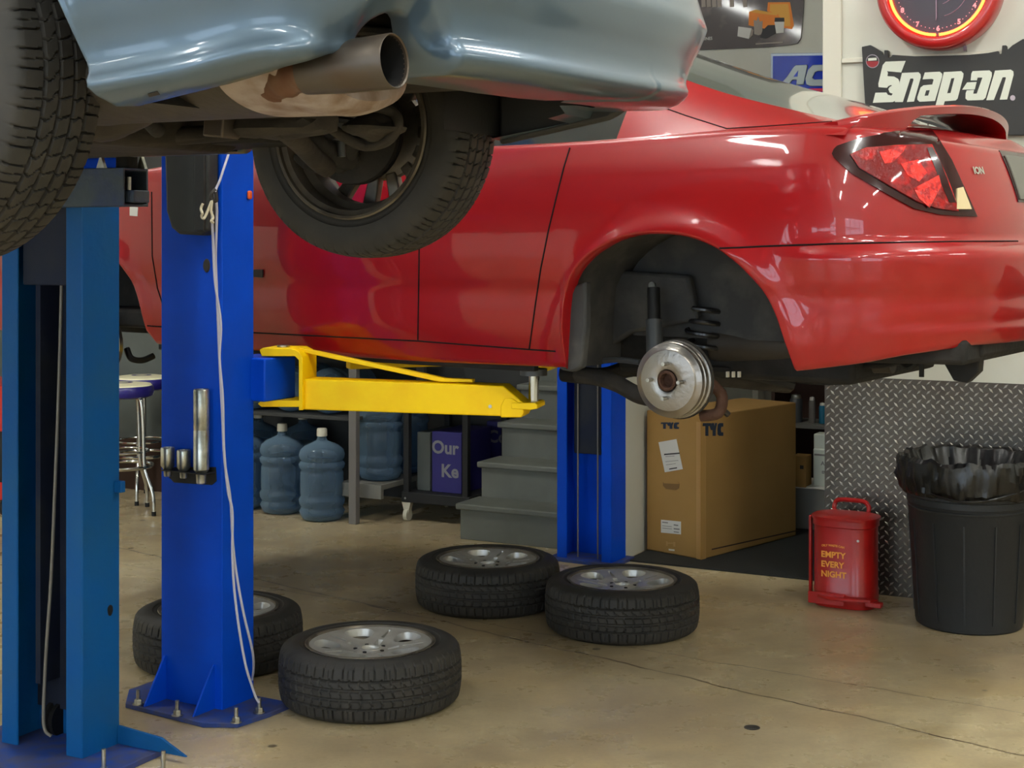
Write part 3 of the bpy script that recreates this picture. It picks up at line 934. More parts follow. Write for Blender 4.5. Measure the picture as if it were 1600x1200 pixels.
# fuel-door style outline, sticker, door handle, moulding clip
a = patch(RC, rbvh, [(203, 323), (216, 324), (215, 338), (203, 337)], .0005, .001, 3)
if a: a.build('sticker', 'label_white', red)
a = patch(RC, rbvh, [(398, 421), (412, 421), (412, 433), (398, 432)], .001, .006, 3)
if a: a.build('door_trim_clip', 'black_plastic', red)
hx, hn = on_red(590, 302)
a = patch(RC, rbvh, [(572, 293), (600, 290), (608, 296), (606, 312), (576, 318), (568, 306)], .001, .004, 4)
if a: a.build('door_handle', 'red_paint', red)
# window edge mouldings
a = MB().tube([(t, .066, ztop_red(t)+.006) for t in [-1.8+.08*i for i in range(20)]], .008, 8); a.build('window_moulding', 'black_plastic', red)
def fix_y(P_): return P_
# spoiler: crescent wing standing on the deck
vs = []; fs = []; NS = 40; K = 14
for i in range(NS+1):
    f = i/NS; w_ = .13+(RW-.26)*f; s1 = math.sin(math.pi*f)
    tc_ = .47+.145*s1**.6; ch = .045+.060*s1**.5
    zc = 1.916+.082*(s1**.7); lowz = 1.893+(zc-.010-1.893)*sm(.11, .20, min(f, 1-f))
    for k in range(K):
        a = 2*math.pi*k/K
        zz_ = zc+.011*math.sin(a)*(1+.3*math.cos(a))+.012*math.cos(a)
        if math.sin(a) < -.3: zz_ = min(zz_, lowz)
        vs.append((tc_+ch*math.cos(a), w_, zz_))
for i in range(NS):
    for k in range(K): fs.append((i*K+k, i*K+(k+1) % K, (i+1)*K+(k+1) % K, (i+1)*K+k))
fs.append(tuple(range(K))); fs.append(tuple(NS*K+k for k in range(K)))
sp = MB().add(vs, fs).build('spoiler', 'red_paint', red)
mb = MB()
for w_ in (.20, RW-.20):
    continue
    mb2 = MB(); mb2.prism([(.50, w_-.06), (.66, w_-.035), (.70, w_+.03), (.52, w_+.03)], 1.90, 1.965); mb2.build('spoiler_foot', 'red_paint', sp, bevel=.01, loc=(0, 0, 0))

# ---- wheel house, underside, running gear of the red car
def RL(px, py, w):
    t, z = RC.side(px, py, w); return Vector((t, w, z))
wh = MB()
def arch_r(t): return zlow_red(t)
prof = [(t, z+.0) for t, z in arch if z > 1.17]
vs = []; fs = []
ws = [.045, .10, .20, .32, .42]
for (t, z) in prof:
    for w_ in ws:
        k = 1+.0*w_
        vs.append((.035+(t-.035)*(1.04 if w_ > .06 else 1.0), w_, 1.2+(z-1.2)*(1.05 if w_ > .06 else 1.0)))
n1 = len(prof); n2 = len(ws)
for i in range(n1-1):
    for k in range(n2-1): fs.append((i*n2+k, i*n2+k+1, (i+1)*n2+k+1, (i+1)*n2+k))
MB().add(vs, fs).build('wheel_liner', 'liner_plastic', red)
# inner wall of the wheel house with a hole-less pressed shape
pin = [(.035+(t-.035)*1.04, 1.2+(z-1.2)*1.05) for t, z in prof][::3]
pin = [p for p in pin if p[1] > 1.30]
mb = MB().prism(pin+[(.36, 1.27), (-.32, 1.27)], .415, .43, lambda a, b, h: (a, h, b)); mb.build('wheel_house_wall', 'liner_plastic', red)
# forward splash shield
mb = MB().prism([RC.side(871, 578, .05), RC.side(872, 500, .05), RC.side(885, 450, .05), RC.side(912, 440, .05), RC.side(912, 510, .05), RC.side(905, 575, .05), RC.side(890, 582, .05)], .06, .10, lambda a, b, h: (a, h, b))
mb.build('splash_shield', 'liner_plastic', red, bevel=.008)
# pressed panel with a bolt behind the strut
p0 = RC.side(930, 420, .36); p1 = RC.side(1075, 430, .36); p2 = RC.side(1090, 500, .36); p3 = RC.side(985, 520, .36); p4 = RC.side(925, 560, .36); p5 = RC.side(910, 520, .36)
MB().prism([p0, p1, p2, p3, p4, p5], .36, .40, lambda a, b, h: (a, h, b)).build('strut_tower', 'liner_plastic', red, bevel=.012)
c_ = RL(1018, 446, .35); MB().cyl(c_, c_+Vector((0, .02, 0)), .012).build('bolt', 'zinc', red)
# strut
s0 = RL(1021, 450, .30); s1 = RL(1022, 500, .28); s2 = RL(1024, 600, .24)
st_ = MB().cyl(s0, s1, .021).build('strut', 'black_matte', red)
MB().cyl(s1, s2, .027).build('shock_body', 'shock_grey', st_, loc=(0, 0, 0))
# coil spring lying behind
c_ = RL(1100, 520, .42); mb = MB(); pts = []
for i in range(100):
    a = i/100*2*math.pi*4
    pts.append(c_+Vector((.055*math.cos(a), .055*math.sin(a), .11-.16*i/100)))
mb.tube(pts, .0085, 8); mb.build('coil_spring', 'spring_black', red)
# floor pan, sills, axle beam
mb = MB().prism([(-3.3, .2), (-.42, .11), (-.42, .45), (.38, .45), (.38, .12), (.85, .25), (.85, RW-.25), (-.42, RW-.11), (-3.3, RW-.2)], 1.235, 1.31)
mb.build('floor_pan', 'underbody_black', red, bevel=.015)
for w_ in (.11, RW-.14): MB().box((-1.4, w_+.02, 1.185), (1.75, .03, .05)).build('pinch_rail', 'underbody_black', red, bevel=.004)
MB().box((.02, .83, 1.24), (.84, .78, .20)).build('rear_subframe', 'underbody_black', red, bevel=.02)
# trailing arm from pivot to hub
A_ = [RL(905, 585, .34), RL(935, 590, .30), RL(965, 600, .26), RL(1000, 618, .22), RL(1045, 625, .20)]
MB().tube(spline(A_, 5), [.028]*21, 10).build('trailing_arm', 'underbody', red)
A_ = [RL(880, 583, .50), RL(940, 588, .5), RL(990, 575, .5), RL(1060, 580, .5)]
MB().tube(spline(A_, 5), .03, 10).build('axle_beam', 'underbody_black', red)
A_ = [RL(1060, 600, .30), RL(1120, 590, .45), RL(1180, 595, .6), RL(1230, 600, .8)]
MB().tube(spline(A_, 5), .032, 10).build('axle_beam', 'underbody', red)
A_ = [RL(925, 566, .32), RL(960, 562, .30), RL(1000, 566, .28)]
MB().tube(spline(A_, 5), .010, 8).build('brake_pipe', 'shock_grey', red)
# perforated bracket and rear links
A_ = [RL(1100, 580, .4), RL(1150, 583, .46), RL(1200, 590, .5), RL(1240, 600, .55)]
MB().tube(spline(A_, 5), .02, 8).build('lateral_link', 'underbody_black', red)
for i in range(3):
    c_ = RL(1137+9*i, 585, .38); MB().box(c_, (.007, .012, .018)).build('clip', 'label_white', red)
# muffler: tall oval can across the tail
mm = Matrix.Translation(RL(1235, 538, .55)) @ Matrix.Rotation(math.radians(-84), 4, 'Z')
mb = MB().add([], [])
prof = [(.0005, -.24), (.95, -.24), (1.0, -.225), (1.0, .225), (.95, .24), (.0005, .24)]
def oval(mb, M, prof, rx, ry, n=32):
    vs = []; m_ = len(prof)
    for i in range(n):
        a = 2*math.pi*i/n
        for r, h in prof: vs.append(M @ Vector((r*rx*math.cos(a), h, r*ry*math.sin(a))))
    fs = [(i*m_+k, ((i+1) % n)*m_+k, ((i+1) % n)*m_+k+1, i*m_+k+1) for i in range(n) for k in range(m_-1)]
    return mb.add(vs, fs)
oval(MB(), mm, prof, .13, .078).build('muffler', 'muffler_steel', red)
# spare-wheel well hanging under the boot floor
c_ = RL(1290, 588, .80)
MB().lathe([(.0005, -.125), (.06, -.125), (.065, -.135), (.10, -.135), (.105, -.125), (.15, -.12), (.175, -.10), (.20, -.04), (.225, .0), (.225, .06)], 48, Matrix.Translation((c_.x, c_.y, 1.245))).build('spare_wheel_well', 'underbody_black', red)
for i in range(3):
    r_ = .09+.04*i
    P_ = [Vector((c_.x+r_*math.cos(a*.1), c_.y+r_*math.sin(a*.1), 1.178)) for a in range(-26, 2)]
# tail pipe, tow hook, rear brackets below the bumper
A_ = [RL(1330, 572, .55), RL(1380, 570, .5), RL(1404, 566, .45), RL(1420, 574, .42), RL(1433, 566, .42)]
MB().tube(spline(A_, 5), .010, 8).build('exhaust_hanger', 'underbody_black', red)
MB().box(RL(1440, 576, .42), (.012, .012, .05)).build('hanger_stub', 'underbody_black', red)
p = RL(1500, 572, .5)
mb = MB().prism([(-.07, .04), (.06, .04), (.055, -.015), (.02, -.05), (-.02, -.045)], 0, .05, lambda a, b, h: Vector((p.x+a, p.y+h, p.z+b))); mb.build('tow_hook', 'underbody_black', red, bevel=.004)
MB().box((.80, .62, 1.275), (.12, .5, .05)).build('rear_crossmember', 'underbody_black', red, bevel=.01)
MB().cyl(RL(1340, 566, .62), RL(1395, 566, .62), .035).build('tail_pipe', 'muffler_steel', red)
# front wheel house and bits seen between the columns
MB().prism([(-2.98, 1.2), (-2.9, 1.5), (-2.62, 1.62), (-2.35, 1.52), (-2.24, 1.2)], .36, .38, lambda a, b, h: (a, h, b)).build('wheel_house_wall', 'underbody_black', red)
A_ = [RL(198, 545, .2), RL(205, 560, .2), RL(222, 563, .25), RL(240, 556, .3)]
MB().tube(spline(A_, 6), .013, 8).build('brake_hose', 'black_matte', red)
MB().lathe([(.0005, 0), (.045, 0), (.13, .012), (.13, .03), (.05, .035), (.0005, .035)], 36, Matrix.Translation((-2.62, .10, 1.17)) @ Matrix.Rotation(-math.pi/2, 4, 'X')).build('brake_disc', 'drum_steel', red)
# rear brake drum with hub bore and studs
DC = RL(1042, 595, .03)
DM = Matrix.Translation(DC) @ Matrix.Rotation(-math.pi/2, 4, 'X')      # local z points inward (+w)
dr = MB().lathe([(.028, .006), (.034, .001), (.036, .0), (.06, .0), (.085, .003), (.092, .004), (.096, .008), (.108, .012), (.112, .014), (.1125, .030), (.116, .032), (.1165, .040), (.1135, .042), (.1135, .055), (.119, .057), (.1195, .068), (.100, .07), (.02, .07)], 64, DM).build('brake_drum', 'drum_steel', red, sharp=28)
MB().lathe([(.030, .002), (.031, -.003), (.025, -.006), (.022, -.004), (.02, .02), (.0005, .02)], 28, DM).build('hub_bore', 'rust', dr, loc=(0, 0, 0))
for k in range(4):
    a = math.pi/2*k+.02
    MB().cyl(DM @ Vector((.052*math.cos(a), .052*math.sin(a), .01)), DM @ Vector((.052*math.cos(a), .052*math.sin(a), -.028)), .0058, n=12).build('wheel_stud', 'zinc', dr, loc=(0, 0, 0))
MB().lathe([(.0005, .066), (.121, .066), (.123, .072), (.118, .08), (.0005, .082)], 40, DM).build('backing_plate', 'underbody', red)
k_ = RL(1115, 628, .16)
MB().tube(spline([RL(1085, 575, .14), RL(1112, 600, .16), RL(1128, 620, .18), RL(1122, 645, .17), RL(1095, 650, .16)], 5), [.018]*21, 10).build('knuckle', 'rust', red)
MB().tube(spline([RL(1108, 600, .15), RL(1130, 612, .19), RL(1128, 636, .2), RL(1138, 648, .22)], 5), .010, 8).build('spindle_bracket', 'underbody', red)
# far side: plain wheels are off as well, drum on the other end
copy_ = dr.copy(); COL.objects.link(copy_); copy_.location = (0, RW-.2, -ZB[red.name])
# ================================================================ LIFTS
def channel(W_, D_, lip, th, mouth_back):
    """open steel column section in plan; mouth_back: mouth on the +y side, else on the -y side"""
    o = [(-W_, 0), (0, 0), (0, D_), (-lip, D_), (-lip, D_-th), (-th, D_-th), (-th, th), (-W_+th, th), (-W_+th, D_-th), (-W_+lip, D_-th), (-W_+lip, D_), (-W_, D_)]
    return o if mouth_back else [(x, D_-y) for x, y in o][::-1]
def anchor_bolt(parent, x, y, z0, h=.045, nm='anchor_bolt'):
    b = MB().cyl((x, y, z0), (x, y, z0+h), .007, n=10).build(nm, 'zinc', parent)
    MB().lathe([(.0005, .004), (.019, .004), (.019, .0), (.0005, 0)], 16, Matrix.Translation((x, y, z0+.001))).build('washer', 'zinc', b)
    MB().lathe([(.0005, .018), (.0125, .018), (.0135, .015), (.0135, .004), (.0005, .004)], 6, Matrix.Translation((x, y, z0+.001))).build('nut', 'zinc', b)
    return b
LA = math.radians(30)
# --- near column of the red car's lift
LP = CarFrame(-.97, 5.14, LA)
lp = thing('lift_column', 'bright blue lift column in the middle with a yellow swing arm and white cord', 'vehicle lift', (-.97, 5.14, 0), -LA)
MB().prism(channel(.272, .165, .055, .009, True), .012, 3.7).build('column', 'lift_blue', lp, bevel=.007, seg=3, sharp=50)
MB().prism([(-.44, .02), (-.335, -.105), (.035, -.135), (.135, -.08), (.155, .06), (.155, .185), (-.44, .185)], 0, .016).build('base_plate', 'plate_purple', lp, bevel=.002)
for x in (-.252, -.035):
    MB().prism([(0, .016), (-.105, .016), (-.006, .165), (0, .165)], x-.004, x+.004, lambda a, b, h: (h, a, b)).build('gusset', 'lift_blue', lp, bevel=.001)
for px, py in ((216, 1093), (277, 1110), (369, 1121), (405, 1106)):
    g_ = LP.I @ ground(px, py+8, .016); anchor_bolt(lp, g_.x, g_.y, .016, .05)
# black plastic cover on the wide face
cv = [LP.side(x, y, -.03) for x, y in ((257, 250), (268, 330), (276, 356), (288, 366), (322, 368), (333, 360), (335, 250))]
cv = [(a, b) for a, b in cv]; cv[0] = (cv[0][0], 2.5); cv[-1] = (cv[-1][0], 2.5)
MB().prism(cv, -.06, 0, lambda a, b, h: (a, h, b)).build('cover', 'cover_plastic', lp, bevel=.012, seg=3)
MB().prism([(cv[-1][0]-.055, 1.62), (cv[-1][0]-.012, 1.62), (cv[-1][0]-.012, 2.5), (cv[-1][0]-.055, 2.5)], -.068, -.058, lambda a, b, h: (a, h, b)).build('cover_rib', 'black_plastic', lp, bevel=.003)
c_ = LP.side(323, 415, 0); MB().lathe([(.0005, 0), (.019, 0), (.016, -.004), (.0005, -.005)], 24, Matrix.Translation((c_[0], 0, c_[1])) @ Matrix.Rotation(-math.pi/2, 4, 'X') @ Matrix.Diagonal((.8, 1.25, 1, 1))).build('hole_plug', 'mark_dark', lp)
# carriage with arm knuckle
c0 = LP.side(400, 556, .21); c1 = LP.side(438, 556, .21); z0 = LP.side(420, 625, .21)[1]; z1 = LP.side(420, 558, .21)[1]
car_ = MB().box((-.13, .075, (z0+z1)/2+.2), (.19, .12, .75)).build('carriage', 'lift_blue', lp, bevel=.006)
MB().box((-.025, .235, (z0+z1)/2), (.17, .17, z1-z0)).build('arm_bracket', 'lift_blue', lp, bevel=.006)
# yellow swing arm
def ya(px, py, back=0.0):
    Y = 5.30+(px-438)/(828-438)*(5.09-5.30)
    q = at(px, py, Y); return LP.I @ Vector((q.x, q.y, q.z))
a_dir = (ya(828, 620)-ya(438, 620)); a_dir.z = 0; a_dir.normalize(); a_nrm = Vector((-a_dir.y, a_dir.x, 0))
arm = MB()
def yprism(poly, h0, h1):
    mb = MB(); n = len(poly); pts = [ya(x, y) for x, y in poly]
    vs = [p+a_nrm*h0 for p in pts]+[p+a_nrm*h1 for p in pts]
    return mb.add(vs, [tuple(range(n-1, -1, -1)), tuple(range(n, 2*n))]+[(i, (i+1) % n, n+(i+1) % n, n+i) for i in range(n)])
ar = yprism([(473, 592), (786, 603), (818, 630), (812, 650), (800, 651), (473, 640)], 0, .095).build('swing_arm', 'lift_yellow', lp, bevel=.004)
yprism([(783, 634), (789, 622), (800, 622), (818, 634), (819, 645), (815, 652), (783, 652)], -.008, .103).build('end_cheek', 'lift_yellow', ar, bevel=.003)
yprism([(409, 546), (414, 543), (460, 544), (470, 549), (476, 558), (476, 640), (470, 640), (470, 562), (464, 556), (412, 556)], -.02, .115).build('yoke', 'lift_yellow', ar, bevel=.002)
yprism([(406, 630), (412, 625), (474, 625), (474, 635), (412, 635)], -.02, .115).build('yoke_foot', 'lift_yellow', ar, bevel=.002)
yprism([(462, 544), (470, 546), (690, 592), (735, 594), (735, 599), (682, 598), (470, 552), (462, 550)], .03, .06).build('brace_bar', 'lift_yellow', ar, bevel=.002)
yprism([(800, 629), (838, 629), (841, 632), (841, 638), (830, 640), (800, 638)], -.012, .105).build('pad_foot', 'lift_yellow', ar, bevel=.002)
p0 = ya(829, 630)+a_nrm*.045; p1 = ya(829, 588)+a_nrm*.045
MB().cyl(p0, p1, .017).build('pad_screw', 'chrome', ar)
MB().cyl(p1, p1+Vector((0, 0, .022)), .046).build('lift_pad', 'shock_grey', ar)
p0 = ya(435, 543)+a_nrm*.045; MB().cyl(p0, p0+Vector((0, 0, .005)), .022).build('pivot_pin', 'zinc', ar)
p0 = ya(766, 635); MB().cyl(p0-a_nrm*.003, p0+a_nrm*.004, .006).build('arm_bolt', 'zinc', ar)
# second arm reaching forward under the car and its pads
def world_l(fr, p): return fr.I @ Vector(p)
q0 = world_l(LP, at(432, 566, 5.5)); q1 = world_l(LP, at(280, 560, 6.3))
MB().prism([(0, -.045), ((q1-q0).length, -.03), ((q1-q0).length, .03), (0, .045)], -.09, 0, M=Matrix.Translation((q0.x, q0.y, 1.13)) @ (Vector((q1.x-q0.x, q1.y-q0.y, 0))).to_track_quat('X', 'Z').to_matrix().to_4x4()).build('swing_arm', 'lift_yellow', lp, bevel=.005)
# orange indicator on the column edge
MB().box((.006, .135, 1.6+(HY-304)*5.2/F), (.012, .02, .03)).build('indicator', 'lamp_orange', lp, bevel=.006)

# --- far column of the red car's lift
fc_ = thing('lift_column', 'bright blue lift column with open channel standing behind the two floor wheels', 'vehicle lift', (.4815, 7.456, 0), -LA)
MB().prism(channel(.30, .165, .055, .009, False), .012, 3.7).build('column', 'lift_blue', fc_, bevel=.006, sharp=50)
MB().prism([(-.34, -.03), (.03, -.03), (.03, .2), (-.34, .2)], 0, .016).build('base_plate', 'plate_purple', fc_, bevel=.002)
MB().box((-.15, .09, .78), (.15, .10, .5)).build('carriage', 'lift_inside', fc_, bevel=.004)
for x in (-.198, -.088):  # second strand is added to stand in for the lit lip edge
    MB().tube([(x, .03, .02), (x, .03, 3.5)], .004, 8).build('lift_cable', 'cable_steel', fc_)
MB().box((-.15, .1, 1.85), (.17, .1, 1.3)).build('slide_block', 'lift_inside', fc_, bevel=.004)
# arm of the far column reaching towards the car, seen dimly below the sill
mb = MB()
FP = CarFrame(.4815, 7.456, LA)
q0 = FP.I @ Vector((.25, 7.15, 1.07)); q1 = FP.I @ Vector((-.72, 6.75, 1.07))
dd = q1-q0; MB().prism([(0, -.045), (dd.length, -.035), (dd.length, .035), (0, .045)], -.05, .05, M=Matrix.Translation(q0) @ Vector((dd.x, dd.y, 0)).to_track_quat('X', 'Z').to_matrix().to_4x4()).build('swing_arm', 'lift_yellow', fc_, bevel=.005)
MB().cyl(q1+Vector((0, 0, .05)), q1+Vector((0, 0, .11)), .04).build('lift_pad', 'label_white', fc_)
q2 = FP.I @ Vector((.10, 6.55, 1.07)); dd = q2-q0; MB().prism([(0, -.045), (dd.length, -.035), (dd.length, .035), (0, .045)], -.05, .05, M=Matrix.Translation(q0) @ Vector((dd.x, dd.y, 0)).to_track_quat('X', 'Z').to_matrix().to_4x4()).build('swing_arm', 'lift_yellow', fc_, bevel=.005)
MB().cyl(q2+Vector((0, 0, .05)), q2+Vector((0, 0, .11)), .04).build('lift_pad', 'label_white', fc_)

# --- column of the silver car's lift
kx, ky = -1.302, 4.655
NC = CarFrame(kx, ky, TH)
nc = thing('lift_column', 'dull dark blue lift column at the left, its open channel holding a steel cable', 'vehicle lift', (kx, ky, 0), -TH)
MB().prism(channel(.335, .165, .068, .010, False), .014, 3.7).build('column', 'lift_blue_old', nc, bevel=.010, seg=3, sharp=50)
MB().prism([(-.46, -.17), (.06, -.17), (.16, -.06), (.16, .20), (-.46, .20)], 0, .018).build('base_plate', 'plate_purple', nc, bevel=.002)
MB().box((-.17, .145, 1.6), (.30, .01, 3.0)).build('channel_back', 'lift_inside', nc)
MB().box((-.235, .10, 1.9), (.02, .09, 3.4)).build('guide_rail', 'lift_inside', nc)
MB().prism([(0, .018), (.27, .018), (.17, .062), (0, .075)], .155, .165, lambda a, b, h: (a, h, b)).build('gusset', 'lift_blue_old', nc, bevel=.001)
for px, py in ((162, 1200), (255, 1203)):
    g_ = NC.I @ ground(px, py, .018); anchor_bolt(nc, g_.x, g_.y, .0, .075)
Pk = [NC.I @ at(x, y, Y) for x, y, Y in ((98, 240, 4.76), (97, 400, 4.76), (92, 600, 4.76), (86, 760, 4.76), (80, 900, 4.76), (72, 1020, 4.76), (68, 1110, 4.76), (70, 1140, 4.76), (80, 1150, 4.76))]
MB().tube(spline(Pk, 5), .0052, 8).build('lift_cable', 'cable_steel', nc)
MB().lathe([(.0005, 0), (.055, 0), (.055, .014), (.045, .018), (.045, .026), (.055, .03), (.055, .044), (.0005, .044)], 28, Matrix.Translation((NC.I @ at(84, 1120, 4.92))) @ Matrix.Rotation(math.pi/2, 4, 'Y')).build('cable_pulley', 'pipe_dark', nc)
h_ = NC.I @ at(157, 953, 4.78)
MB().prism([(h_.y+.010*math.cos(a)*(1 if math.sin(a) < 0 else 1.2), h_.z+.014*math.sin(a)+(.006 if math.sin(a) > 0 else 0)) for a in [2*math.pi*k/16 for k in range(16)]], -.002, .0015, lambda a, b, h: (h, a, b)).build('key_hole', 'pipe_dark', nc)
h_ = NC.I @ at(189, 762, 4.76)
MB().box((.012, .15, h_.z), (.03, .02, .035)).build('stop_tab', 'lift_blue_old', nc, bevel=.002)
# carriage beam + arm that holds the silver car
def arm_at(px, py, Y): return NC.I @ at(px, py, Y)
aY = 4.30
P0 = at(193, 322, aY); ad = Vector((.90, -.43, 0)).normalized(); an = Vector((.43, .90, 0)).normalized()
Ml = NC.I @ Matrix(((ad.x, an.x, 0, P0.x), (ad.y, an.y, 0, P0.y), (0, 0, 1, P0.z), (0, 0, 0, 1)))
th_ = .007; Wt = .108; Ht = .108
def ring_tube(L0, L1):
    mb = MB()
    outer = [(0, 0), (Wt, 0), (Wt, Ht), (0, Ht)]; inner = [(th_, th_), (Wt-th_, th_), (Wt-th_, Ht-th_), (th_, Ht-th_)]
    vs = [(L, a, b) for L in (L0, L1) for P in (outer, inner) for a, b in P]
    fs = []
    for i in range(4):
        j = (i+1) % 4
        fs += [(i, j, 8+j, 8+i), (4+i, 12+i, 12+j, 4+j), (i, 4+i, 4+j, j), (8+i, 8+j, 12+j, 12+i)]
    return mb.add(vs, fs, Ml)
sa = ring_tube(-.62, 0).build('swing_arm', 'arm_dirty', nc, bevel=.002)
MB().box((-.10, Wt/2, .05), (.012, Wt-.02, Ht-.02), Ml).build('inner_arm', 'lift_inside', sa)
MB().box((-.03, Wt/2, .028), (.10, .07, .035), Ml).build('inner_block', 'arm_dirty', sa, bevel=.003)
MB().cyl(Ml @ Vector((-.045, .075, .04)), Ml @ Vector((-.045, .075, .085)), .010).build('lock_pin', 'zinc', sa)
MB().cyl(Ml @ Vector((-.03, .05, Ht)), Ml @ Vector((-.03, .05, Ht+.055)), .03).build('lift_pad', 'pipe_dark', sa)
for l_ in (-.02, -.115):
    MB().prism([(l_, 0), (l_+.03, 0), (l_+.015, .04)], .0, .012, lambda a, b, h: (a+.0, .02+h+(.06 if l_ > -.1 else 0), Ht+b), Ml).build('pad_stop', 'galvanised', sa)
MB().box((-.33, -.02, .0), (.03, .02, .02), Ml).build('arm_bolt', 'lift_inside', sa)
# blue cross piece behind the tyre, above the arm
c_ = NC.I @ at(150, 252, 4.62)
MB().box((c_.x, c_.y, c_.z), (.26, .04, .055)).build('carriage_beam', 'lift_blue', nc, bevel=.003)
MB().box((-.17, .08, 1.75), (.19, .12, .6)).build('carriage', 'lift_inside', nc, bevel=.004)

# --- socket tray on the bright blue column
tr = thing('socket_tray', 'small black tray stuck on the wide face of the bright blue column', 'tray', LP.M @ Vector((0, 0, 0)), -LA)
def fp(px, py, w=0.0): return LP.side(px, py, w)
bp_ = [fp(264, 730, -.003), fp(337, 730, -.003), fp(338, 752, -.003), fp(331, 758, -.003), fp(272, 754, -.003), fp(264, 746, -.003)]
zt_ = fp(300, 737, -.03)[1]
tr.location = LP.M @ Vector((fp(300, 740)[0], 0, zt_-.05)); ox = fp(300, 740)[0]; oz = zt_-.05
MB().prism([(a-ox, b-oz) for a, b in bp_], -.004, 0, lambda a, b, h: (a, h, b)).build('back_plate', 'black_matte', tr, bevel=.001)
x0 = fp(252, 728, -.06)[0]-ox; x1 = bp_[1][0]-ox
sh = MB().box(((x0+x1)/2, -.032, zt_-oz), (x1-x0, .058, .004)).build('shelf', 'black_matte', tr, bevel=.001)
def socket(name, px, w_, top, bot, r, label):
    xb = fp(px, bot, w_)[0]; zb_2 = fp(px, bot, w_)[1]; zt2 = fp(px, top, w_)[1]; zs = zt_+.002
    o = thing(name, label, 'socket', LP.M @ Vector((xb, w_, zs)), -LA, 'silver sockets in the black tray')
    h = zt2-zs
    if h > .15:
        prof = [(r*.55, h-.02), (r*.6, h), (r*.93, h), (r, h-.004), (r, h*.52), (r*.97, h*.515), (r*.97, h*.505), (r, h*.50), (r, .01), (r*.7, .0), (r*.62, -.035), (r*.5, -.038), (.0005, -.038)]
    else: prof = [(r*.55, h-.015), (r*.6, h), (r*.93, h), (r, h-.004), (r, .012), (r*.6, .0), (r*.55, -.022), (r*.45, -.025), (.0005, -.025)]
    MB().lathe(prof, 32).build('socket_body', 'galvanised', o)
    return o
socket('lift_adapter', 314.5, -.036, 608, 728, .0265, 'tall silver tube standing at the right end of the small black tray')
socket('lift_adapter', 287, -.036, 703, 728, .0235, 'short silver socket in the middle of the small black tray')
socket('lift_adapter', 262, -.036, 699, 728, .0235, 'short silver socket at the left end of the small black tray')

# --- white cord hanging down the column
cdY = 5.02
P_ = [(358, 238, 5.13), (350, 262, 5.09), (343, 283, 5.07), (338, 294, 5.06), (336, 303, 5.04), (339, 330, 5.04), (337, 400, 5.05), (339, 460, 5.05), (343, 560, 5.05), (347, 640, 5.04), (351, 720, 5.04), (360, 780, 5.04), (364, 850, 5.03), (370, 900, 5.03), (381, 960, 5.04), (393, 1010, 5.08), (396, 1030, 5.13), (396, 1048, 5.2), (394, 1062, 5.27)]
rp = thing('cord', 'thin white cord hanging down the bright blue column to its base bolt', 'cord', at(405, 1098, 5.06))
rl = Vector(rp.location)
MB().tube([p-rl for p in spline([at(*p) for p in P_], 6)], .0042, 8).build('cord_strand', 'rope_white', rp)
P_ = [(331, 330, 5.02), (333, 380, 5.03), (336, 440, 5.03), (345, 505, 5.03), (343, 560, 5.03), (348, 620, 5.02), (350, 700, 5.02), (356, 765, 5.02), (363, 800, 5.02), (363, 860, 5.02), (366, 920, 5.02), (374, 985, 5.02), (384, 1040, 5.03), (393, 1070, 5.05), (400, 1090, 5.06), (405, 1098, 5.06)]
MB().tube([p-rl for p in spline([at(*p) for p in P_], 6)], .0042, 8).build('cord_strand', 'rope_white', rp)
P_ = [(317, 318, 5.0), (314, 326, 5.0), (316, 333, 4.99), (315, 338, 5.0), (319, 341, 4.99), (326, 326, 5.0), (331, 314, 5.0), (330, 330, 5.0), (333, 340, 5.0), (330, 345, 4.99), (333, 348, 5.0)]
MB().tube([p-rl for p in spline([at(*p) for p in P_], 5)], .0045, 8).build('knot', 'rope_cream', rp)
MB().tube([p-rl for p in spline([at(*p) for p in ((336, 296, 5.03), (331, 302, 5.02), (330, 310, 5.02), (338, 314, 5.02), (337, 300, 5.02))], 5)], .006, 8).build('hook', 'mark_dark', rp)
# ================================================================ SILVER-BLUE CAR (overhead)
SO = CarFrame(-1.105, 2.536, TH); SW = 1.70
sil = thing('car', 'silver-blue car raised overhead in the foreground, seen from below its rear bumper', 'car', SO.loc, SO.rz, zb=1.55)
S_REAR = 1.06; S_LEN = .56
cols0 = body_columns(-3.4, S_REAR, .5, S_LEN, SW/2, 2.6, 2.9, [-.32+0.0], 26)
per = [(c[0], c[1]) for c in cols0 if c[0] > .3]
# map a photo point to the outline in plan -> (index parameter, height)
def s_hit(px, py, ins=.02):
    o = SO.I @ Vector((0, 0, CZ)); d = (SO.I @ at(px, py, 1.0))-o
    best = None; L = [(.2, ins)]+[(c[0]-c[2]*ins, c[1]-c[3]*ins) for c in cols0 if c[0] > .35]
    far = [(a, SW-b) for a, b in L][::-1]; L = L+far[1:]
    acc = 0
    for i in range(len(L)-1):
        ax, ay = L[i]; bx, by = L[i+1]; ex, ey = bx-ax, by-ay; sl = math.hypot(ex, ey)
        den = d.x*ey-d.y*ex
        if abs(den) > 1e-9:
            k = ((ax-o.x)*ey-(ay-o.y)*ex)/den; m_ = ((ax-o.x)*d.y-(ay-o.y)*d.x)/den
            if 0 <= m_ <= 1 and k > 0 and (best is None or k < best[0]): best = (k, acc+m_*sl, o.z+d.z*k)
        acc += sl
    return (best[1], best[2]) if best else None
Ls = [(.2, 0.0)]+[(c[0], c[1]) for c in cols0 if c[0] > .35]
far_ = [(a, SW-b) for a, b in Ls][::-1]; Ls = Ls+far_[1:]
acc_ = [0]
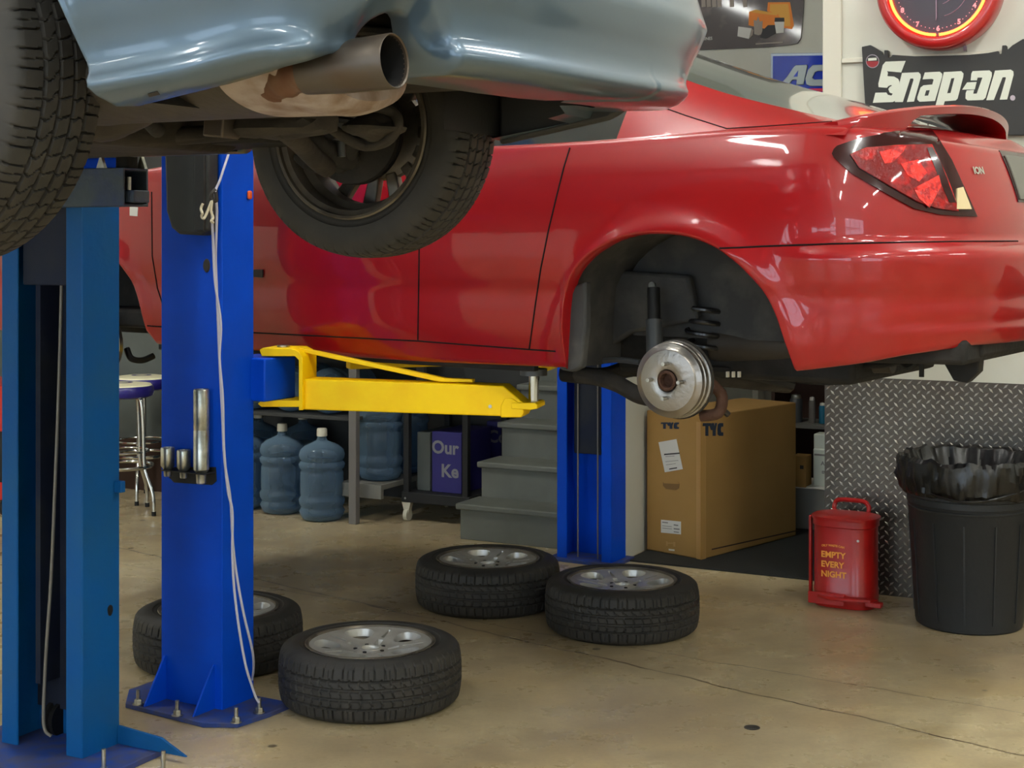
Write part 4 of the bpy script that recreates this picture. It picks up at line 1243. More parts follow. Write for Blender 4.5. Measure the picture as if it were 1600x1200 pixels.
for i in range(len(Ls)-1): acc_.append(acc_[-1]+math.hypot(Ls[i+1][0]-Ls[i][0], Ls[i+1][1]-Ls[i][1]))
def s_param(t, w, side):
    ww = w if side == 0 else SW-w
    b = None
    for i in range(len(Ls)-1):
        ax, ay = Ls[i]; bx, by = Ls[i+1]; ex, ey = bx-ax, by-ay; l2 = ex*ex+ey*ey
        m_ = max(0, min(1, ((t-ax)*ex+(ww-ay)*ey)/l2)); dd_ = (t-ax-ex*m_)**2+(ww-ay-ey*m_)**2
        if b is None or dd_ < b[0]: b = (dd_, acc_[i]+m_*math.sqrt(l2))
    return b[1]
low_px = [(152, 165), (175, 165.5), (225, 155), (300, 140), (350, 130), (402, 119), (455, 109), (520, 98), (560, 86), (576, 75), (592, 62), (604, 46), (616, 33), (630, 23), (647, 16), (662, 12), (676, 12), (688, 16), (696, 26), (697, 40), (690, 56), (681, 72), (674, 88), (671, 98), (680, 110), (740, 116), (800, 124), (860, 133), (920, 143), (980, 152), (1017, 156), (1036, 154)]
lp_ = [s_hit(p[0], p[1], .055 if p[0] < 570 else .02) for p in low_px]; lp_ = [p for p in lp_ if p]
q = [lp_[0]]
for p in lp_[1:]:
    if p[0] > q[-1][0]+.001: q.append(p)
lowS = linf(q); lastp, lastz = q[-1]
base_pts = [s_hit(*p) for p in ((152, 165, .055), (300, 140, .055), (455, 109, .055), (700, 112), (860, 133), (1017, 156))]
base_pts.append((lastp+.9, 1.90)); baseS = curve(base_pts)
_c = {}
def PS(t, w, side):
    k = (round(t, 5), round(w, 5), side)
    if k not in _c: _c[k] = s_param(t, w, side)
    return _c[k]
ARCH = [(.525, 1.802), (.508, 1.845), (.490, 1.88), (.466, 1.956), (.435, 2.03), (.385, 2.11), (.31, 2.19), (.2, 2.24), (.05, 2.27), (-.1, 2.25), (-.22, 2.2), (-.31, 2.11), (-.37, 2.0), (-.40, 1.9), (-.405, 1.825)][::-1]
archS = linf(ARCH); archF = linf([(-.405, 1.825), (-.40, 1.9), (-.37, 2.0), (-.31, 2.11), (-.22, 2.2), (-.1, 2.25), (.05, 2.25), (.2, 2.17), (.29, 2.05), (.335, 1.92), (.36, 1.838), (.52, 1.866), (.62, 1.885)])
def zl_s(t, w, side):
    if t < -.405 or (t < .3 and w > .01 and t < -1): return 1.825
    if side == 1 and w < .02 and t < .62: return archF(t)
    if t <= .525: return archS(t)
    p = PS(t, w, side)
    return lowS(p) if p < lastp else baseS(p)
def zt_s(t): return 2.40
prof_s = curve([(-.02, .085), (0, .056), (.006, .040), (.013, .024), (.021, .015), (.029, .015), (.040, .023), (.052, .031), (.066, .033), (.09, .029), (.13, .015), (.160, .006), (.168, .0045), (.176, .006), (.20, .018), (.25, .036), (.32, .052), (.40, .066), (.6, .10)])
def ins_s(z, t, w, nt_, side):
    if t < -1: return .02
    if side == 1 and t < .62 and w < .02: hb = 1.838+.12*max(0, t-.36)
    elif t < .5: hb = 1.80
    else:
        p = PS(t, w, side); hb = baseS(p)
        if p < lastp and lowS(p) > hb+.004:           # swept tunnel round the exhaust
            lowz = lowS(p)
            sc = math.exp(-((z-lowz)/.035)**2)*.05*sm(0, .03, lowz-hb)
            return prof_s(z-hb)+sc
    if side == 1 and nt_ > 0:
        k_ = min(1, 2.4*4*(nt_*nt_)*(1-nt_*nt_)); h_ = z-hb
        return prof_s(h_)*(1-k_)+k_*(.006+.080*max(0, 1-h_/.168)**1.1+(.30*max(0, h_-.168)))
    return prof_s(z-hb)
tsS = sorted(set([-2.9+.1*i for i in range(25)]+[p[0] for p in ARCH]+[-.406, .546, .56, .58]+[(-.40+.02*i) for i in range(48)]))
t2 = [tsS[0]]
for t in tsS[1:]:
    if t > t2[-1]+.003: t2.append(t)
colsS = body_columns(-3.4, S_REAR, .5, S_LEN, SW/2, 2.6, 2.9, [t for t in t2 if t < S_REAR-S_LEN-.002], 26)
# denser columns near the exhaust tunnel
dense = []
for i in range(len(colsS)-1):
    a, b = colsS[i], colsS[i+1]; dense.append(a)
    if a[0] > .5:
        m_ = max(1, int(math.hypot(b[0]-a[0], b[1]-a[1])/.007))
        for k in range(1, m_):
            f = k/m_; n_ = Vector((a[2]+(b[2]-a[2])*f, a[3]+(b[3]-a[3])*f)).normalized(); dense.append((a[0]+(b[0]-a[0])*f, a[1]+(b[1]-a[1])*f, n_.x, n_.y))
dense.append(colsS[-1])
pcut = s_hit(660, 60)[0]
def flS(t, w, side):
    if t > .56:
        p = PS(t, w, side)
        if p < pcut: return .05
        return .05+.12*(1-sm(0, .04, lowS(p)-baseS(p)) if p < lastp else 1)
    return .05
Vs, Fs_, cs = shell_mesh(dense, SW, zl_s, zt_s, ins_s, .03, nrow=60, fl_fn=flS, frise=.004)
def cls_s(t, w, z, c_):
    far = '#f' if w > SW/2 else '#n'
    if c_ == 2: return 'trunk_lid'
    if t > .05 and (t > .60 or z < 2.32): return 'rear_bumper'
    if t > -.5: return 'rear_quarter_panel'+far
    if t > -2.9: return 'door'+far
    return 'front_bumper'
sobj, sbvh = split_panels(Vs, Fs_, cs, [], cls_s, {'*': 'silver_paint'}, sil)
def SL(px, py, w):
    t, z = SO.side(px, py, w); return Vector((t, w, z))
# upper body beyond the frame: simple cabin
vs = []; fs = []
sec = [(.05, 2.42), (.12, 2.50), (.32, 2.90), (.5, 2.96), (SW/2, 2.98)]
st_t = [(-2.6, 0), (-1.9, .55), (-1.4, 1), (-.2, 1), (.25, .6), (.75, 0)]
allsec = sec+[(SW-a, b) for a, b in sec[:-1]][::-1]
for t, k in st_t:
    for a, b in allsec: vs.append((t, a, 2.41+(b-2.41)*k if b > 2.5 else b if k > 0 else 2.41))
n_ = len(allsec)
for i in range(len(st_t)-1):
    for k in range(n_-1): fs.append((i*n_+k, i*n_+k+1, (i+1)*n_+k+1, (i+1)*n_+k))
MB().add(vs, fs).build('cabin', 'silver_paint', sil)
# far-side tail light edge
a = patch(SO, sbvh, [(1086, -8), (1099, -8), (1102, 30), (1101, 50), (1092, 68), (1084, 62), (1089, 40)], .001, .006, 4)
if a: a.build('tail_light', 'tail_light_red', sil)
else: print('no silver taillight')
# scrape marks on the bumper
a = patch(SO, sbvh, [(231, 146), (246, 142), (250, 147), (233, 151)], .0005, .0005, 3)
if a: a.build('scrape', 'mark_dark', sil)

# exhaust tip, pipe and muffler
tip = SO.I @ at(617, 95, 2.29)
Ax = Matrix.Translation(tip) @ Vector((1, .0, .05)).normalized().to_track_quat('Z', 'Y').to_matrix().to_4x4()
ti = MB().lathe([(.036, -.16), (.040, -.10), (.0415, -.03), (.042, -.002), (.0405, 0), (.0385, -.002), (.0382, -.008)], 44, Ax).build('exhaust_tip', 'pipe_steel', sil)
MB().lathe([(.0383, -.006), (.036, -.13), (.0005, -.14)], 30, Ax).build('tip_inside', 'pipe_dark', ti, loc=(0, 0, 0))
e0 = tip+Vector((-.15, .0, -.008)); 
pts_ = spline([e0+Vector((.02, 0, .001)), e0+Vector((-.02, 0, -.001)), e0+Vector((-.07, .02, -.006)), e0+Vector((-.12, .06, -.008)), e0+Vector((-.17, .12, -.002))], 6)
rads = [(.031 if i % 5 else .034) for i in range(len(pts_))]
MB().tube(pts_, rads, 20).build('exhaust_pipe', 'pipe_rust', sil)
mc = (SO.side(430, 142, .36)); mlen = .30
mM = Matrix.Translation((.475, .36, 1.868)) @ Matrix.Rotation(math.radians(90), 4, 'Z')
prof = [(.0005, -.31), (.70, -.31), (.90, -.295), (1.0, -.27), (1.03, -.262), (1.0, -.254), (1.0, .26), (1.03, .268), (1.0, .276), (.9, .30), (.7, .31), (.0005, .31)]
mf = oval(MB(), mM, prof, .17, .066, 48).build('muffler', 'muffler_steel', sil)
prof2 = [(.0005, -.3135), (.71, -.3135), (.915, -.299), (1.022, -.272), (1.052, -.262), (1.022, -.25), (1.006, -.14)]
oval(MB(), mM, prof2, .17, .0665, 48).build('end_cap', 'muffler_tan', mf, loc=(0, 0, 0))
# floor pan, boot floor, rear valance underside
MB().prism([(-3.1, .22), (-.45, .10), (-.45, .35), (.42, .35), (.42, .16), (.60, .17), (.74, .26), (.86, .45), (.90, SW/2), (.86, SW-.45), (.74, SW-.26), (.60, SW-.17), (.42, SW-.12), (.42, SW-.35), (-.45, SW-.35), (-.45, SW-.1), (-3.1, SW-.22)], 1.935, 1.985).build('floor_pan', 'underbody', sil, bevel=.02)
MB().box((-1.6, .22, 1.86), (2.2, .10, .07)).build('sill_rail', 'underbody', sil, bevel=.015)
MB().box((-1.6, SW-.22, 1.86), (2.2, .10, .07)).build('sill_rail', 'underbody_black', sil, bevel=.015)
# far-side wheel liner and bumper inner
mb = MB(); vs = []; fs = []
for i, (t, z) in enumerate([(t*1.0, z) for t, z in ARCH if t > -.3]):
    for w_ in (SW-.06, SW-.12, SW-.22, SW-.34): vs.append((t, w_, z+.01))
n_ = len(vs)//4
for i in range(n_-1):
    for k in range(3): fs.append((i*4+k, i*4+k+1, (i+1)*4+k+1, (i+1)*4+k))
vf = [(min(v[0], .36), v[1], max(v[2], 1.85)) for v in vs]; MB().add(vf, fs).build('wheel_liner', 'black_plastic', sil)
MB().add([(v[0], SW-v[1], v[2]) for v in vs], fs).build('wheel_liner', 'black_plastic', sil)
Pb = [SO.side(x, y, SW-.07) for x, y in ((792, 221), (830, 217), (900, 199), (950, 187), (980, 165), (975, 150), (900, 140), (800, 140))]
Pb = [(a, b) for a, b in Pb]
MB().prism([(.362, 1.828), (.52, 1.856), (.66, 1.880), (.72, 1.91), (.72, 2.2), (.362, 2.2)], SW-.075, SW-.05, lambda a, b, h: (a, h, b)).build('splash_shield', 'black_plastic', sil, bevel=.01)
MB().prism([(.64, SW-.085), (.86, SW-.21), (.85, SW-.24), (.63, SW-.11)], 1.90, 2.1).build('splash_shield', 'black_plastic', sil, bevel=.006)
MB().prism([(.74, .24), (.90, .50), (.93, .85), (.90, 1.2), (.80, 1.40), (.70, 1.40), (.80, 1.2), (.84, .5), (.68, .26)], 1.925, 1.94).build('valance', 'underbody', sil, bevel=.004)
MB().prism([(.66, .16), (.75, .19), (.84, .29), (.86, .45), (.66, .45)], 1.975, 2.10).build('bumper_core', 'black_plastic', sil, bevel=.01)

# silver car wheels (axle along +w)
def rim_hung(parent, Wd, Rr):
    # local z from 0 (outer face, near side of car) ... mesh is built with outer face at z=Wd
    b = MB().lathe([(Rr+.004, .004), (Rr, .0), (Rr-.006, .002), (Rr-.008, .012), (Rr-.02, .018), (Rr-.022, .06), (Rr-.038, .075), (Rr-.038, .12), (Rr-.02, .17), (Rr-.012, Wd-.012), (Rr-.004, Wd-.002), (Rr+.004, Wd-.004)], 72).build('barrel', 'alloy_dirty_shaded', parent)
    MB().lathe([(.0005, Wd-.075), (.06, Wd-.07), (.12, Wd-.05), (.125, Wd-.035), (.06, Wd-.03), (.0005, Wd-.03)], 40).build('hub', 'alloy_dirty_shaded', parent)
    for k in range(15):
        a = 2*math.pi*k/15; M = Matrix.Rotation(a, 4, 'Z')
        MB().prism([(.11, -.016), (Rr-.012, -.019), (Rr-.012, .019), (.11, .016)], Wd-.055, Wd-.028, None, M).build('spoke', 'alloy_dirty_shaded', parent, bevel=.005)
def hung_wheel(lab, w_mid, flip):
    # child of the car: a part, not a thing
    pass
TY2 = tyre_mb(.322, .215, .222, pitches=62, per=15, seed=5, groove=.0085, gw_=.028, sw=.085, NT=59)
# far wheel: outer face away (+w)
def mount(name, w0_, out_sign, zc, t0=0.0):
    M = Matrix.Translation((t0, w0_, zc)) @ Matrix.Rotation(-math.pi/2*out_sign, 4, 'X')
    e = bpy.data.objects.new(name, None); return M
def bake(mb, M):
    r = MB(); r.add(mb.v, mb.f, M); return r
class PartHolder: pass
def wheel_part(M, rub):
    ty = bake(TY2, M).build('tyre', rub, sil, sharp=50)
    Rr = .222; Wd = .215
    rim = bake(MB().lathe([(Rr+.004, .004), (Rr, .0), (Rr-.006, .002), (Rr-.008, .012), (Rr-.02, .018), (Rr-.022, .06), (Rr-.038, .075), (Rr-.038, .12), (Rr-.02, .17), (Rr-.012, Wd-.012), (Rr-.004, Wd-.002), (Rr+.004, Wd-.004)], 72), M).build('rim', 'alloy_dirty_shaded', sil)
    bake(MB().lathe([(.0005, Wd-.075), (.06, Wd-.07), (.118, Wd-.05), (.122, Wd-.035), (.06, Wd-.03), (.0005, Wd-.03)], 40), M).build('hub', 'alloy_dirty_shaded', rim, loc=(0, 0, 0))
    for k in range(14):
        a = 2*math.pi*k/14
        bake(MB().prism([(.105, -.016), (Rr-.012, -.020), (Rr-.012, .020), (.105, .016)], Wd-.055, Wd-.028, None, Matrix.Rotation(a, 4, 'Z')), M).build('spoke', 'alloy_dirty_shaded', rim, bevel=.004, loc=(0, 0, 0))
    return ty
zw = 1.868
Mfar = Matrix.Translation((0.02, 1.575-.1075, zw)) @ Matrix.Rotation(-math.pi/2, 4, 'X')
wheel_part(Mfar, 'tyre_rubber')
Mnear = Matrix.Translation((0.03, .150+.1075, zw)) @ Matrix.Rotation(math.pi/2, 4, 'X')
wheel_part(Mnear, 'tyre_rubber_worn')
# brake, knuckle and links of the far rear corner
MB().lathe([(.0005, 0), (.138, 0), (.138, .012), (.09, .016), (.09, .05), (.0005, .05)], 48, Matrix.Translation((.02, 1.50, zw)) @ Matrix.Rotation(-math.pi/2, 4, 'X')).build('brake_disc', 'pipe_dark', sil)
MB().lathe([(.0005, 0), (.05, 0), (.10, .01), (.136, .02), (.138, .03), (.0005, .03)], 40, Matrix.Translation((.02, 1.465, zw)) @ Matrix.Rotation(-math.pi/2, 4, 'X')).build('dust_shield', 'underbody_black', sil)
def S_t(P_, r, nm, m): 
    return MB().tube(spline([SL(*p) for p in P_], 5), r, 10).build(nm, m, sil)
S_t([(470, 210, 1.15), (500, 230, 1.25), (520, 240, 1.35), (545, 250, 1.42)], .028, 'lower_arm', 'underbody_black')
S_t([(420, 190, .8), (460, 215, 1.0), (495, 250, 1.2), (510, 262, 1.3)], .024, 'lateral_link', 'underbody')
S_t([(575, 165, 1.1), (612, 175, 1.15), (622, 195, 1.15), (605, 220, 1.15), (570, 228, 1.15), (540, 215, 1.1), (510, 195, 1.05)], .012, 'stabiliser_bar', 'underbody')
S_t([(530, 190, 1.3), (532, 215, 1.3), (534, 245, 1.3)], .010, 'drop_link', 'shock_grey')
S_t([(560, 160, 1.3), (548, 200, 1.36), (540, 240, 1.4)], .030, 'shock_absorber', 'underbody_black')
def lump(c, s, nm, m, seed=1):
    rnd = random.Random(seed); bm = bmesh.new(); bmesh.ops.create_icosphere(bm, subdivisions=3, radius=1)
    mb = MB(); vs = []
    ph = [rnd.uniform(0, 6) for _ in range(3)]
    for v in bm.verts:
        k = 1+.14*math.sin(v.co.x*4+ph[0])+.12*math.sin(v.co.y*5+ph[1])+.1*math.sin(v.co.z*5+ph[2])
        vs.append(Vector((c[0]+v.co.x*s[0]*k, c[1]+v.co.y*s[1]*k, c[2]+v.co.z*s[2]*k)))
    bm.verts.ensure_lookup_table()
    mb.add(vs, [tuple(v.index for v in f.verts) for f in bm.faces]); bm.free()
    return mb.build(nm, m, sil)
lump(SL(490, 250, 1.30), (.035, .05, .03), 'bushing', 'pipe_dark', 2)
lump(SL(535, 243, 1.42), (.045, .04, .04), 'knuckle', 'underbody_black', 3)
lump(SL(585, 200, 1.15), (.07, .08, .03), 'spring_seat', 'underbody', 4)
lump(SL(440, 190, .85), (.11, .10, .035), 'subframe_mount', 'underbody', 5)
# coil spring
mb = MB(); c_ = SL(545, 175, 1.2); mb.tube([c_+Vector((.05*math.cos(a*.3), .05*math.sin(a*.3), .09-.16*a/84)) for a in range(84)], .008, 8); mb.build('coil_spring', 'spring_black', sil)
# subframe across, tank, pinch flanges seen between tyre and post
MB().box((.0, SW/2, 1.90), (.16, 1.05, .06)).build('subframe', 'underbody', sil, bevel=.02)
MB().box((-.55, 1.05, 1.862), (.55, .75, .10)).build('fuel_tank', 'underbody', sil, bevel=.03, seg=3)
oval(MB(), Matrix.Translation((-.30, .62, 1.875)) @ Matrix.Rotation(math.radians(35), 4, 'Z'), [(.0005, -.2), (.9, -.2), (1, -.18), (1, .18), (.9, .2), (.0005, .2)], .06, .05, 28).build('resonator', 'muffler_steel', sil)
MB().tube(spline([(.19, .45, 1.87), (.02, .52, 1.872), (-.15, .6, 1.872), (-.6, .78, 1.868), (-1.6, .82, 1.868)], 5), .026, 12).build('exhaust_pipe', 'muffler_steel', sil)
c_ = SL(349, 194, .75); MB().prism([(-.03, -.025), (.02, -.03), (.025, .025), (-.025, .028)], -.03, .03, lambda a, b, h: (c_.x+a, c_.y+h, c_.z+b)).build('jacking_block', 'pipe_steel', sil, bevel=.004)
S_t([(150, 214, 1.0), (210, 216, 1.1), (290, 212, 1.2), (372, 205, 1.25)], .022, 'torsion_bar', 'underbody')
S_t([(168, 178, .55), (205, 178, .6), (228, 186, .65), (246, 204, .72)], .016, 'brake_pipe', 'underbody_black')
lump(SL(176, 186, .55), (.09, .09, .035), 'heat_shield', 'muffler_steel', 9)
MB().prism([(-1.5, 1.30), (-.1, 1.30), (-.05, 1.45), (-.42, 1.56), (-1.5, 1.56)], 1.83, 1.87).build('rocker_underside', 'underbody_black', sil, bevel=.01)
# ================================================================ TALL CARDBOARD BOX
BM_ = Vector((.934, 7.574, .008)); Ld = Vector((.69, .724, 0)).normalized(); Sd = Vector((-Ld.y, Ld.x, 0))
ang = math.atan2(Ld.y, Ld.x); BW_, BL_, BH_ = .345, .84, .71
mat('score_brown', (128, 96, 54), 0.8)
bx = thing('cardboard_box', 'large tall brown cardboard box standing on the black mat below the brake drum', 'box', BM_, ang)
# local x = long direction, y = short direction (to the left), z up
body = MB().box((BL_/2, BW_/2, BH_/2), (BL_, BW_, BH_)).build('carton', 'cardboard', bx, bevel=.006)
def bf(px, py, face):
    """photo point onto the narrow (x=0) or long (y=0) face, local coordinates"""
    M = Matrix.Translation(BM_) @ Matrix.Rotation(ang, 4, 'Z'); I = M.inverted()
    o = I @ Vector((0, 0, CZ)); d = (I @ at(px, py, 1.0))-o
    ax = 0 if face == 'end' else 1
    k = (0-o[ax])/d[ax]; return o+d*k
def quad_on(face, pts, nm, m, parent, h=.0012, loc=None):
    P_ = [bf(x, y, face) for x, y in pts]
    if face == 'end': mb = MB().prism([(p.y, p.z) for p in P_], -h, 0, lambda a, b, hh: (hh, a, b))
    else: mb = MB().prism([(p.x, p.z) for p in P_], -h, 0, lambda a, b, hh: (a, hh, b))
    return mb.build(nm, m, parent, loc=loc)
lb = quad_on('end', [(1029, 691), (1057, 686), (1067, 733), (1039, 738)], 'shipping_label', 'label_white', bx)
for i, (x0, y0, x1, y1, hh) in enumerate(((1038, 709, 1062, 707, 2.2), (1040, 713, 1054, 712, .8), (1040, 721, 1060, 719, .7), (1041, 726, 1056, 724, .7), (1046, 732, 1058, 730, 1.8))):
    quad_on('end', [(x0, y0), (x1, y1), (x1, y1+hh), (x0, y0+hh)], 'label_print', 'ink' if hh > 1 else 'ink_grey', lb, .002, (0, 0, 0))
lb = quad_on('end', [(1033, 812), (1064, 815), (1064, 835), (1033, 832)], 'part_label', 'label_white', bx)
for (x0, y0, x1, y1, hh) in ((1035, 815, 1044, 816, 1.6), (1035, 821, 1050, 822.5, .8), (1035, 824.5, 1050, 826, .8), (1053, 819, 1060, 820, 2), (1053, 825, 1062, 826, 2), (1053, 830, 1061, 831, 1.5)):
    quad_on('end', [(x0, y0), (x1, y1), (x1, y1+hh), (x0, y0+hh)], 'label_print', 'ink_grey', lb, .002, (0, 0, 0))
P_ = [bf(x, y, 'end') for x, y in ((1036, 752), (1059, 752), (1062, 756), (1061, 763), (1056, 766), (1041, 764), (1036, 759))]
MB().prism([(p.y, p.z) for p in P_], -.0012, .0, lambda a, b, h: (h, a, b)).build('hand_hole', 'score_brown', bx)
P_ = [bf(x, y, 'end') for x, y in ((1036, 752), (1059, 752), (1062, 756), (1058, 756), (1038, 755))]
MB().prism([(p.y, p.z) for p in P_], -.003, .0, lambda a, b, h: (h, a, b)).build('hand_hole_edge', 'cardboard', bx)
quad_on('end', [(1045, 857.5), (1054, 858.5), (1054, 861), (1045, 860)], 'small_sticker', 'label_white', bx)
for (x0, y0, x1, y1) in ((1041, 846, 1043, 853), (1052, 847, 1055, 854), (1043, 848, 1053, 849.5)):
    quad_on('end', [(x0, y0), (x1, y0), (x1, y1), (x0, y1)], 'print_mark', 'tape', bx, .001)
# packing tape down the front corner
quad_on('long', [(1094.5, 660), (1103, 660), (1103, 876), (1094.5, 877)], 'tape', 'tape', bx, .0008)
quad_on('end', [(1088, 659), (1095, 660), (1095, 877), (1088, 876)], 'tape', 'tape', bx, .0008)
quad_on('long', [(1112, 857.5), (1250, 827), (1250, 829), (1112, 859.5)], 'score_line', 'wood_dark', bx, .0008)
# TYC lettering
def tyc(face, x0, y0, w_, h_, nm):
    polys = [[(0, 1), (.40, 1), (.36, .76), (.27, .76), (.27, 0), (.12, 0), (.12, .76), (-.02, .76)],
             [(.34, .72), (.43, 1), (.55, 1), (.57, .72), (.60, 1), (.70, 1), (.63, .45), (.63, 0), (.48, 0), (.48, .45), (.40, .45)],
             [(.74, .9), (.82, 1), (1, 1), (1, .72), (.90, .72), (.87, .5), (.90, .28), (1, .28), (1, 0), (.80, 0), (.72, .12), (.71, .5)]]
    for P in polys:
        quad_on(face, [(x0+a*w_, y0+(1-b)*h_+(a*0)) for a, b in P], nm, 'ink_blue', bx, .0012)
tyc('end', 1033, 660, 28, 10, 'printed_letter')
tyc('long', 1098, 661, 32, 20, 'printed_letter')

# ================================================================ RED OILY-WASTE CAN
cl = ground(1322, 944)
cc = thing('waste_can', 'small red metal waste can with foot pedal against the tread plate', 'can', (cl.x, cl.y, 0), -TH-.05)
# rounded body: local x along the wall, -y towards the camera
def rrect(w_, d_, r, n=6, cx=0, cy=0):
    P = []
    for qx, qy, a0 in ((w_/2-r, d_/2-r, 0), (-w_/2+r, d_/2-r, 90), (-w_/2+r, -d_/2+r, 180), (w_/2-r, -d_/2+r, 270)):
        for k in range(n+1):
            a = math.radians(a0+90*k/n); P.append((cx+qx+r*math.cos(a), cy+qy+r*math.sin(a)))
    return P
def loft(mb, rings, cap=True):
    n = len(rings[0][0]); vs = []; fs = []
    for P, z in rings: vs += [(x, y, z if not callable(z) else z(x, y)) for x, y in P]
    for i in range(len(rings)-1):
        for k in range(n): fs.append((i*n+k, i*n+(k+1) % n, (i+1)*n+(k+1) % n, (i+1)*n+k))
    if cap: fs += [tuple(range(n-1, -1, -1)), tuple((len(rings)-1)*n+k for k in range(n))]
    return mb.add(vs, fs)
cw, cd = .272, .20
rings = [(rrect(cw-.006, cd-.006, .08), .002), (rrect(cw, cd, .083), .008), (rrect(cw, cd, .083), .075), (rrect(cw-.004, cd-.004, .082), .08), (rrect(cw-.004, cd-.004, .082), .345), (rrect(cw+.006, cd+.006, .085), .35), (rrect(cw+.006, cd+.006, .085), .375), (rrect(cw-.002, cd-.002, .082), .379)]
loft(MB(), rings).build('body', 'can_red', cc)
tilt = lambda x, y: .383+.10*(y+.1)*.35
lid = loft(MB(), [(rrect(cw+.016, cd+.016, .09), .376), (rrect(cw+.018, cd+.018, .09), .388), (rrect(cw-.02, cd-.02, .08), .394), (rrect(cw-.14, cd-.12, .03), .397)]).build('lid', 'can_red', cc)
MB().tube(spline([(-.085, .10, .385), (-.088, .108, .41), (-.07, .11, .432), (.0, .11, .436), (.05, .11, .432), (.068, .108, .41), (.066, .10, .385)], 5), .010, 8).build('handle', 'can_red', cc)
MB().box((-cw/2-.014, -.03, .21), (.012, .022, .34)).build('lift_rod', 'can_red', cc, bevel=.003)
pd = MB().prism([(-.13, -.095), (-.04, -.150), (.05, -.150), (.145, -.118), (.165, -.08), (.10, -.085)], .045, .058).build('pedal', 'can_red', cc, bevel=.003)
MB().box((.155, -.10, .038), (.07, .04, .022)).build('pedal_pad', 'can_red', pd, bevel=.004)
MB().box((-.05, -.118, .042), (.16, .006, .05)).build('pedal_guard', 'can_red', cc, bevel=.002)
def canface(x, y, h): return (x, -cd/2-.001-h, y)
for body_, sz, yy in (('EMPTY', .036, .218), ('EVERY', .036, .176), ('NIGHT', .036, .134)):
    text_mb(body_, sz, lambda x, y, h, yy=yy: (x-.078, -cd/2+.0005-.0025, y+yy), .0012, sx=1.0).build('lettering', 'can_text', cc)
text_mb('OILY WASTE CAN', .0125, lambda x, y, h: (x-.076, -cd/2+.0005-.0025, y+.262+.004*math.sin((x)/.1*3.14)), .0004).build('lettering', 'can_text', cc)
MB().lathe([(.0005, 0), (.006, 0), (.005, .003), (.0005, .004)], 12, Matrix.Translation((.085, -cd/2, .30)) @ Matrix.Rotation(math.pi/2, 4, 'X')).build('rivet', 'label_white', cc)

# ================================================================ BLACK BIN WITH LINER
bl = Vector((1.893, 6.365, 0))
tb = thing('trash_bin', 'large round black plastic bin lined with a black bag at the right', 'bin', bl, 0)
pr = [(.0005, .0), (.205, .0), (.213, .006), (.216, .02), (.245, .50), (.249, .505), (.249, .53), (.256, .535), (.258, .60), (.266, .605), (.268, .635), (.258, .64), (.25, .60), (.215, .03), (.0005, .03)]
MB().lathe(pr, 72).build('barrel', 'bin_black', tb)
mb = MB()
for k in range(12):
    a = 2*math.pi*(k+.3)/12
    M = Matrix.Rotation(a, 4, 'Z')
    MB_ = MB().prism([(-.0035, .04), (.0035, .04), (.0035, .44), (-.0035, .44)], 0, .004, lambda x, z, h: (.2172+(z-.02)*.0604-.001+h, x, z), M)
    mb.add(MB_.v, MB_.f)
mb2 = MB()
for k in range(4):
    a0 = 2*math.pi*(k+.5)/4-.25+.35
    mb2.lathe([(.2485, .40), (.2525, .405), (.2525, .425), (.2485, .43)], 10, Matrix.Translation((0, 0, .02)), True, a0, a0+.62)
for i in range(0, 12): pass
rib = mb.build('rib', 'bin_black', tb); rib['kind'] = 'stuff'
MB().lathe([(.243, .478), (.2465, .482), (.2475, .49), (.244, .494)], 72).build('barrel_band', 'bin_black', tb)
# crumpled bag: folded cuff over the rim
from mathutils import noise as mnoise
rnd = random.Random(11)
ph = [rnd.uniform(0, 6.28) for _ in range(12)]
vs = []; fs = []; NA = 240
prof = [(.225, .50), (.235, .60), (.255, .655), (.272, .668), (.282, .655), (.285, .62), (.283, .58), (.280, .555), (.272, .548), (.275, .60)]
prof = [(.20, .52), (.225, .60), (.245, .66), (.262, .70), (.276, .705), (.288, .69), (.292, .66), (.290, .63), (.285, .60), (.280, .575), (.274, .560), (.266, .555)]
for i in range(NA):
    a = 2*math.pi*i/NA
    for j, (r, z) in enumerate(prof):
        f = j/(len(prof)-1)
        pv = Vector((math.cos(a)*4.2, math.sin(a)*4.2, z*16))
        k = .013*mnoise.noise(pv)+.008*mnoise.noise(pv*2.7)+.0045*mnoise.noise(pv*6)
        zz_ = -.008+.014*mnoise.noise(Vector((math.cos(a)*5, math.sin(a)*5, f*2)))+.006*mnoise.noise(Vector((math.cos(a)*14, math.sin(a)*14, f*4)))
        vs.append(((r+k)*math.cos(a), (r+k)*math.sin(a), z+zz_))
m_ = len(prof)
for i in range(NA):
    j = (i+1) % NA
    for k in range(m_-1): fs.append((i*m_+k, j*m_+k, j*m_+k+1, i*m_+k+1))
bag = MB().add(vs, fs).build('bin_liner', 'bag_black', tb, sharp=25)
mb = MB(); a0 = -2.4
mb.tube([(( .282)*math.cos(a0+i*.08), .282*math.sin(a0+i*.08), .565-.020*math.sin(i*.25)) for i in range(28)], .006, 6)
mb.build('liner_fold', 'bag_black', bag, loc=(0, 0, 0))
mb = MB().lathe([(.0005, .56), (.20, .58), (.23, .60)], 40); mb.build('liner_inside', 'bag_black', bag, loc=(0, 0, 0))
# inward dark interior is the liner itself

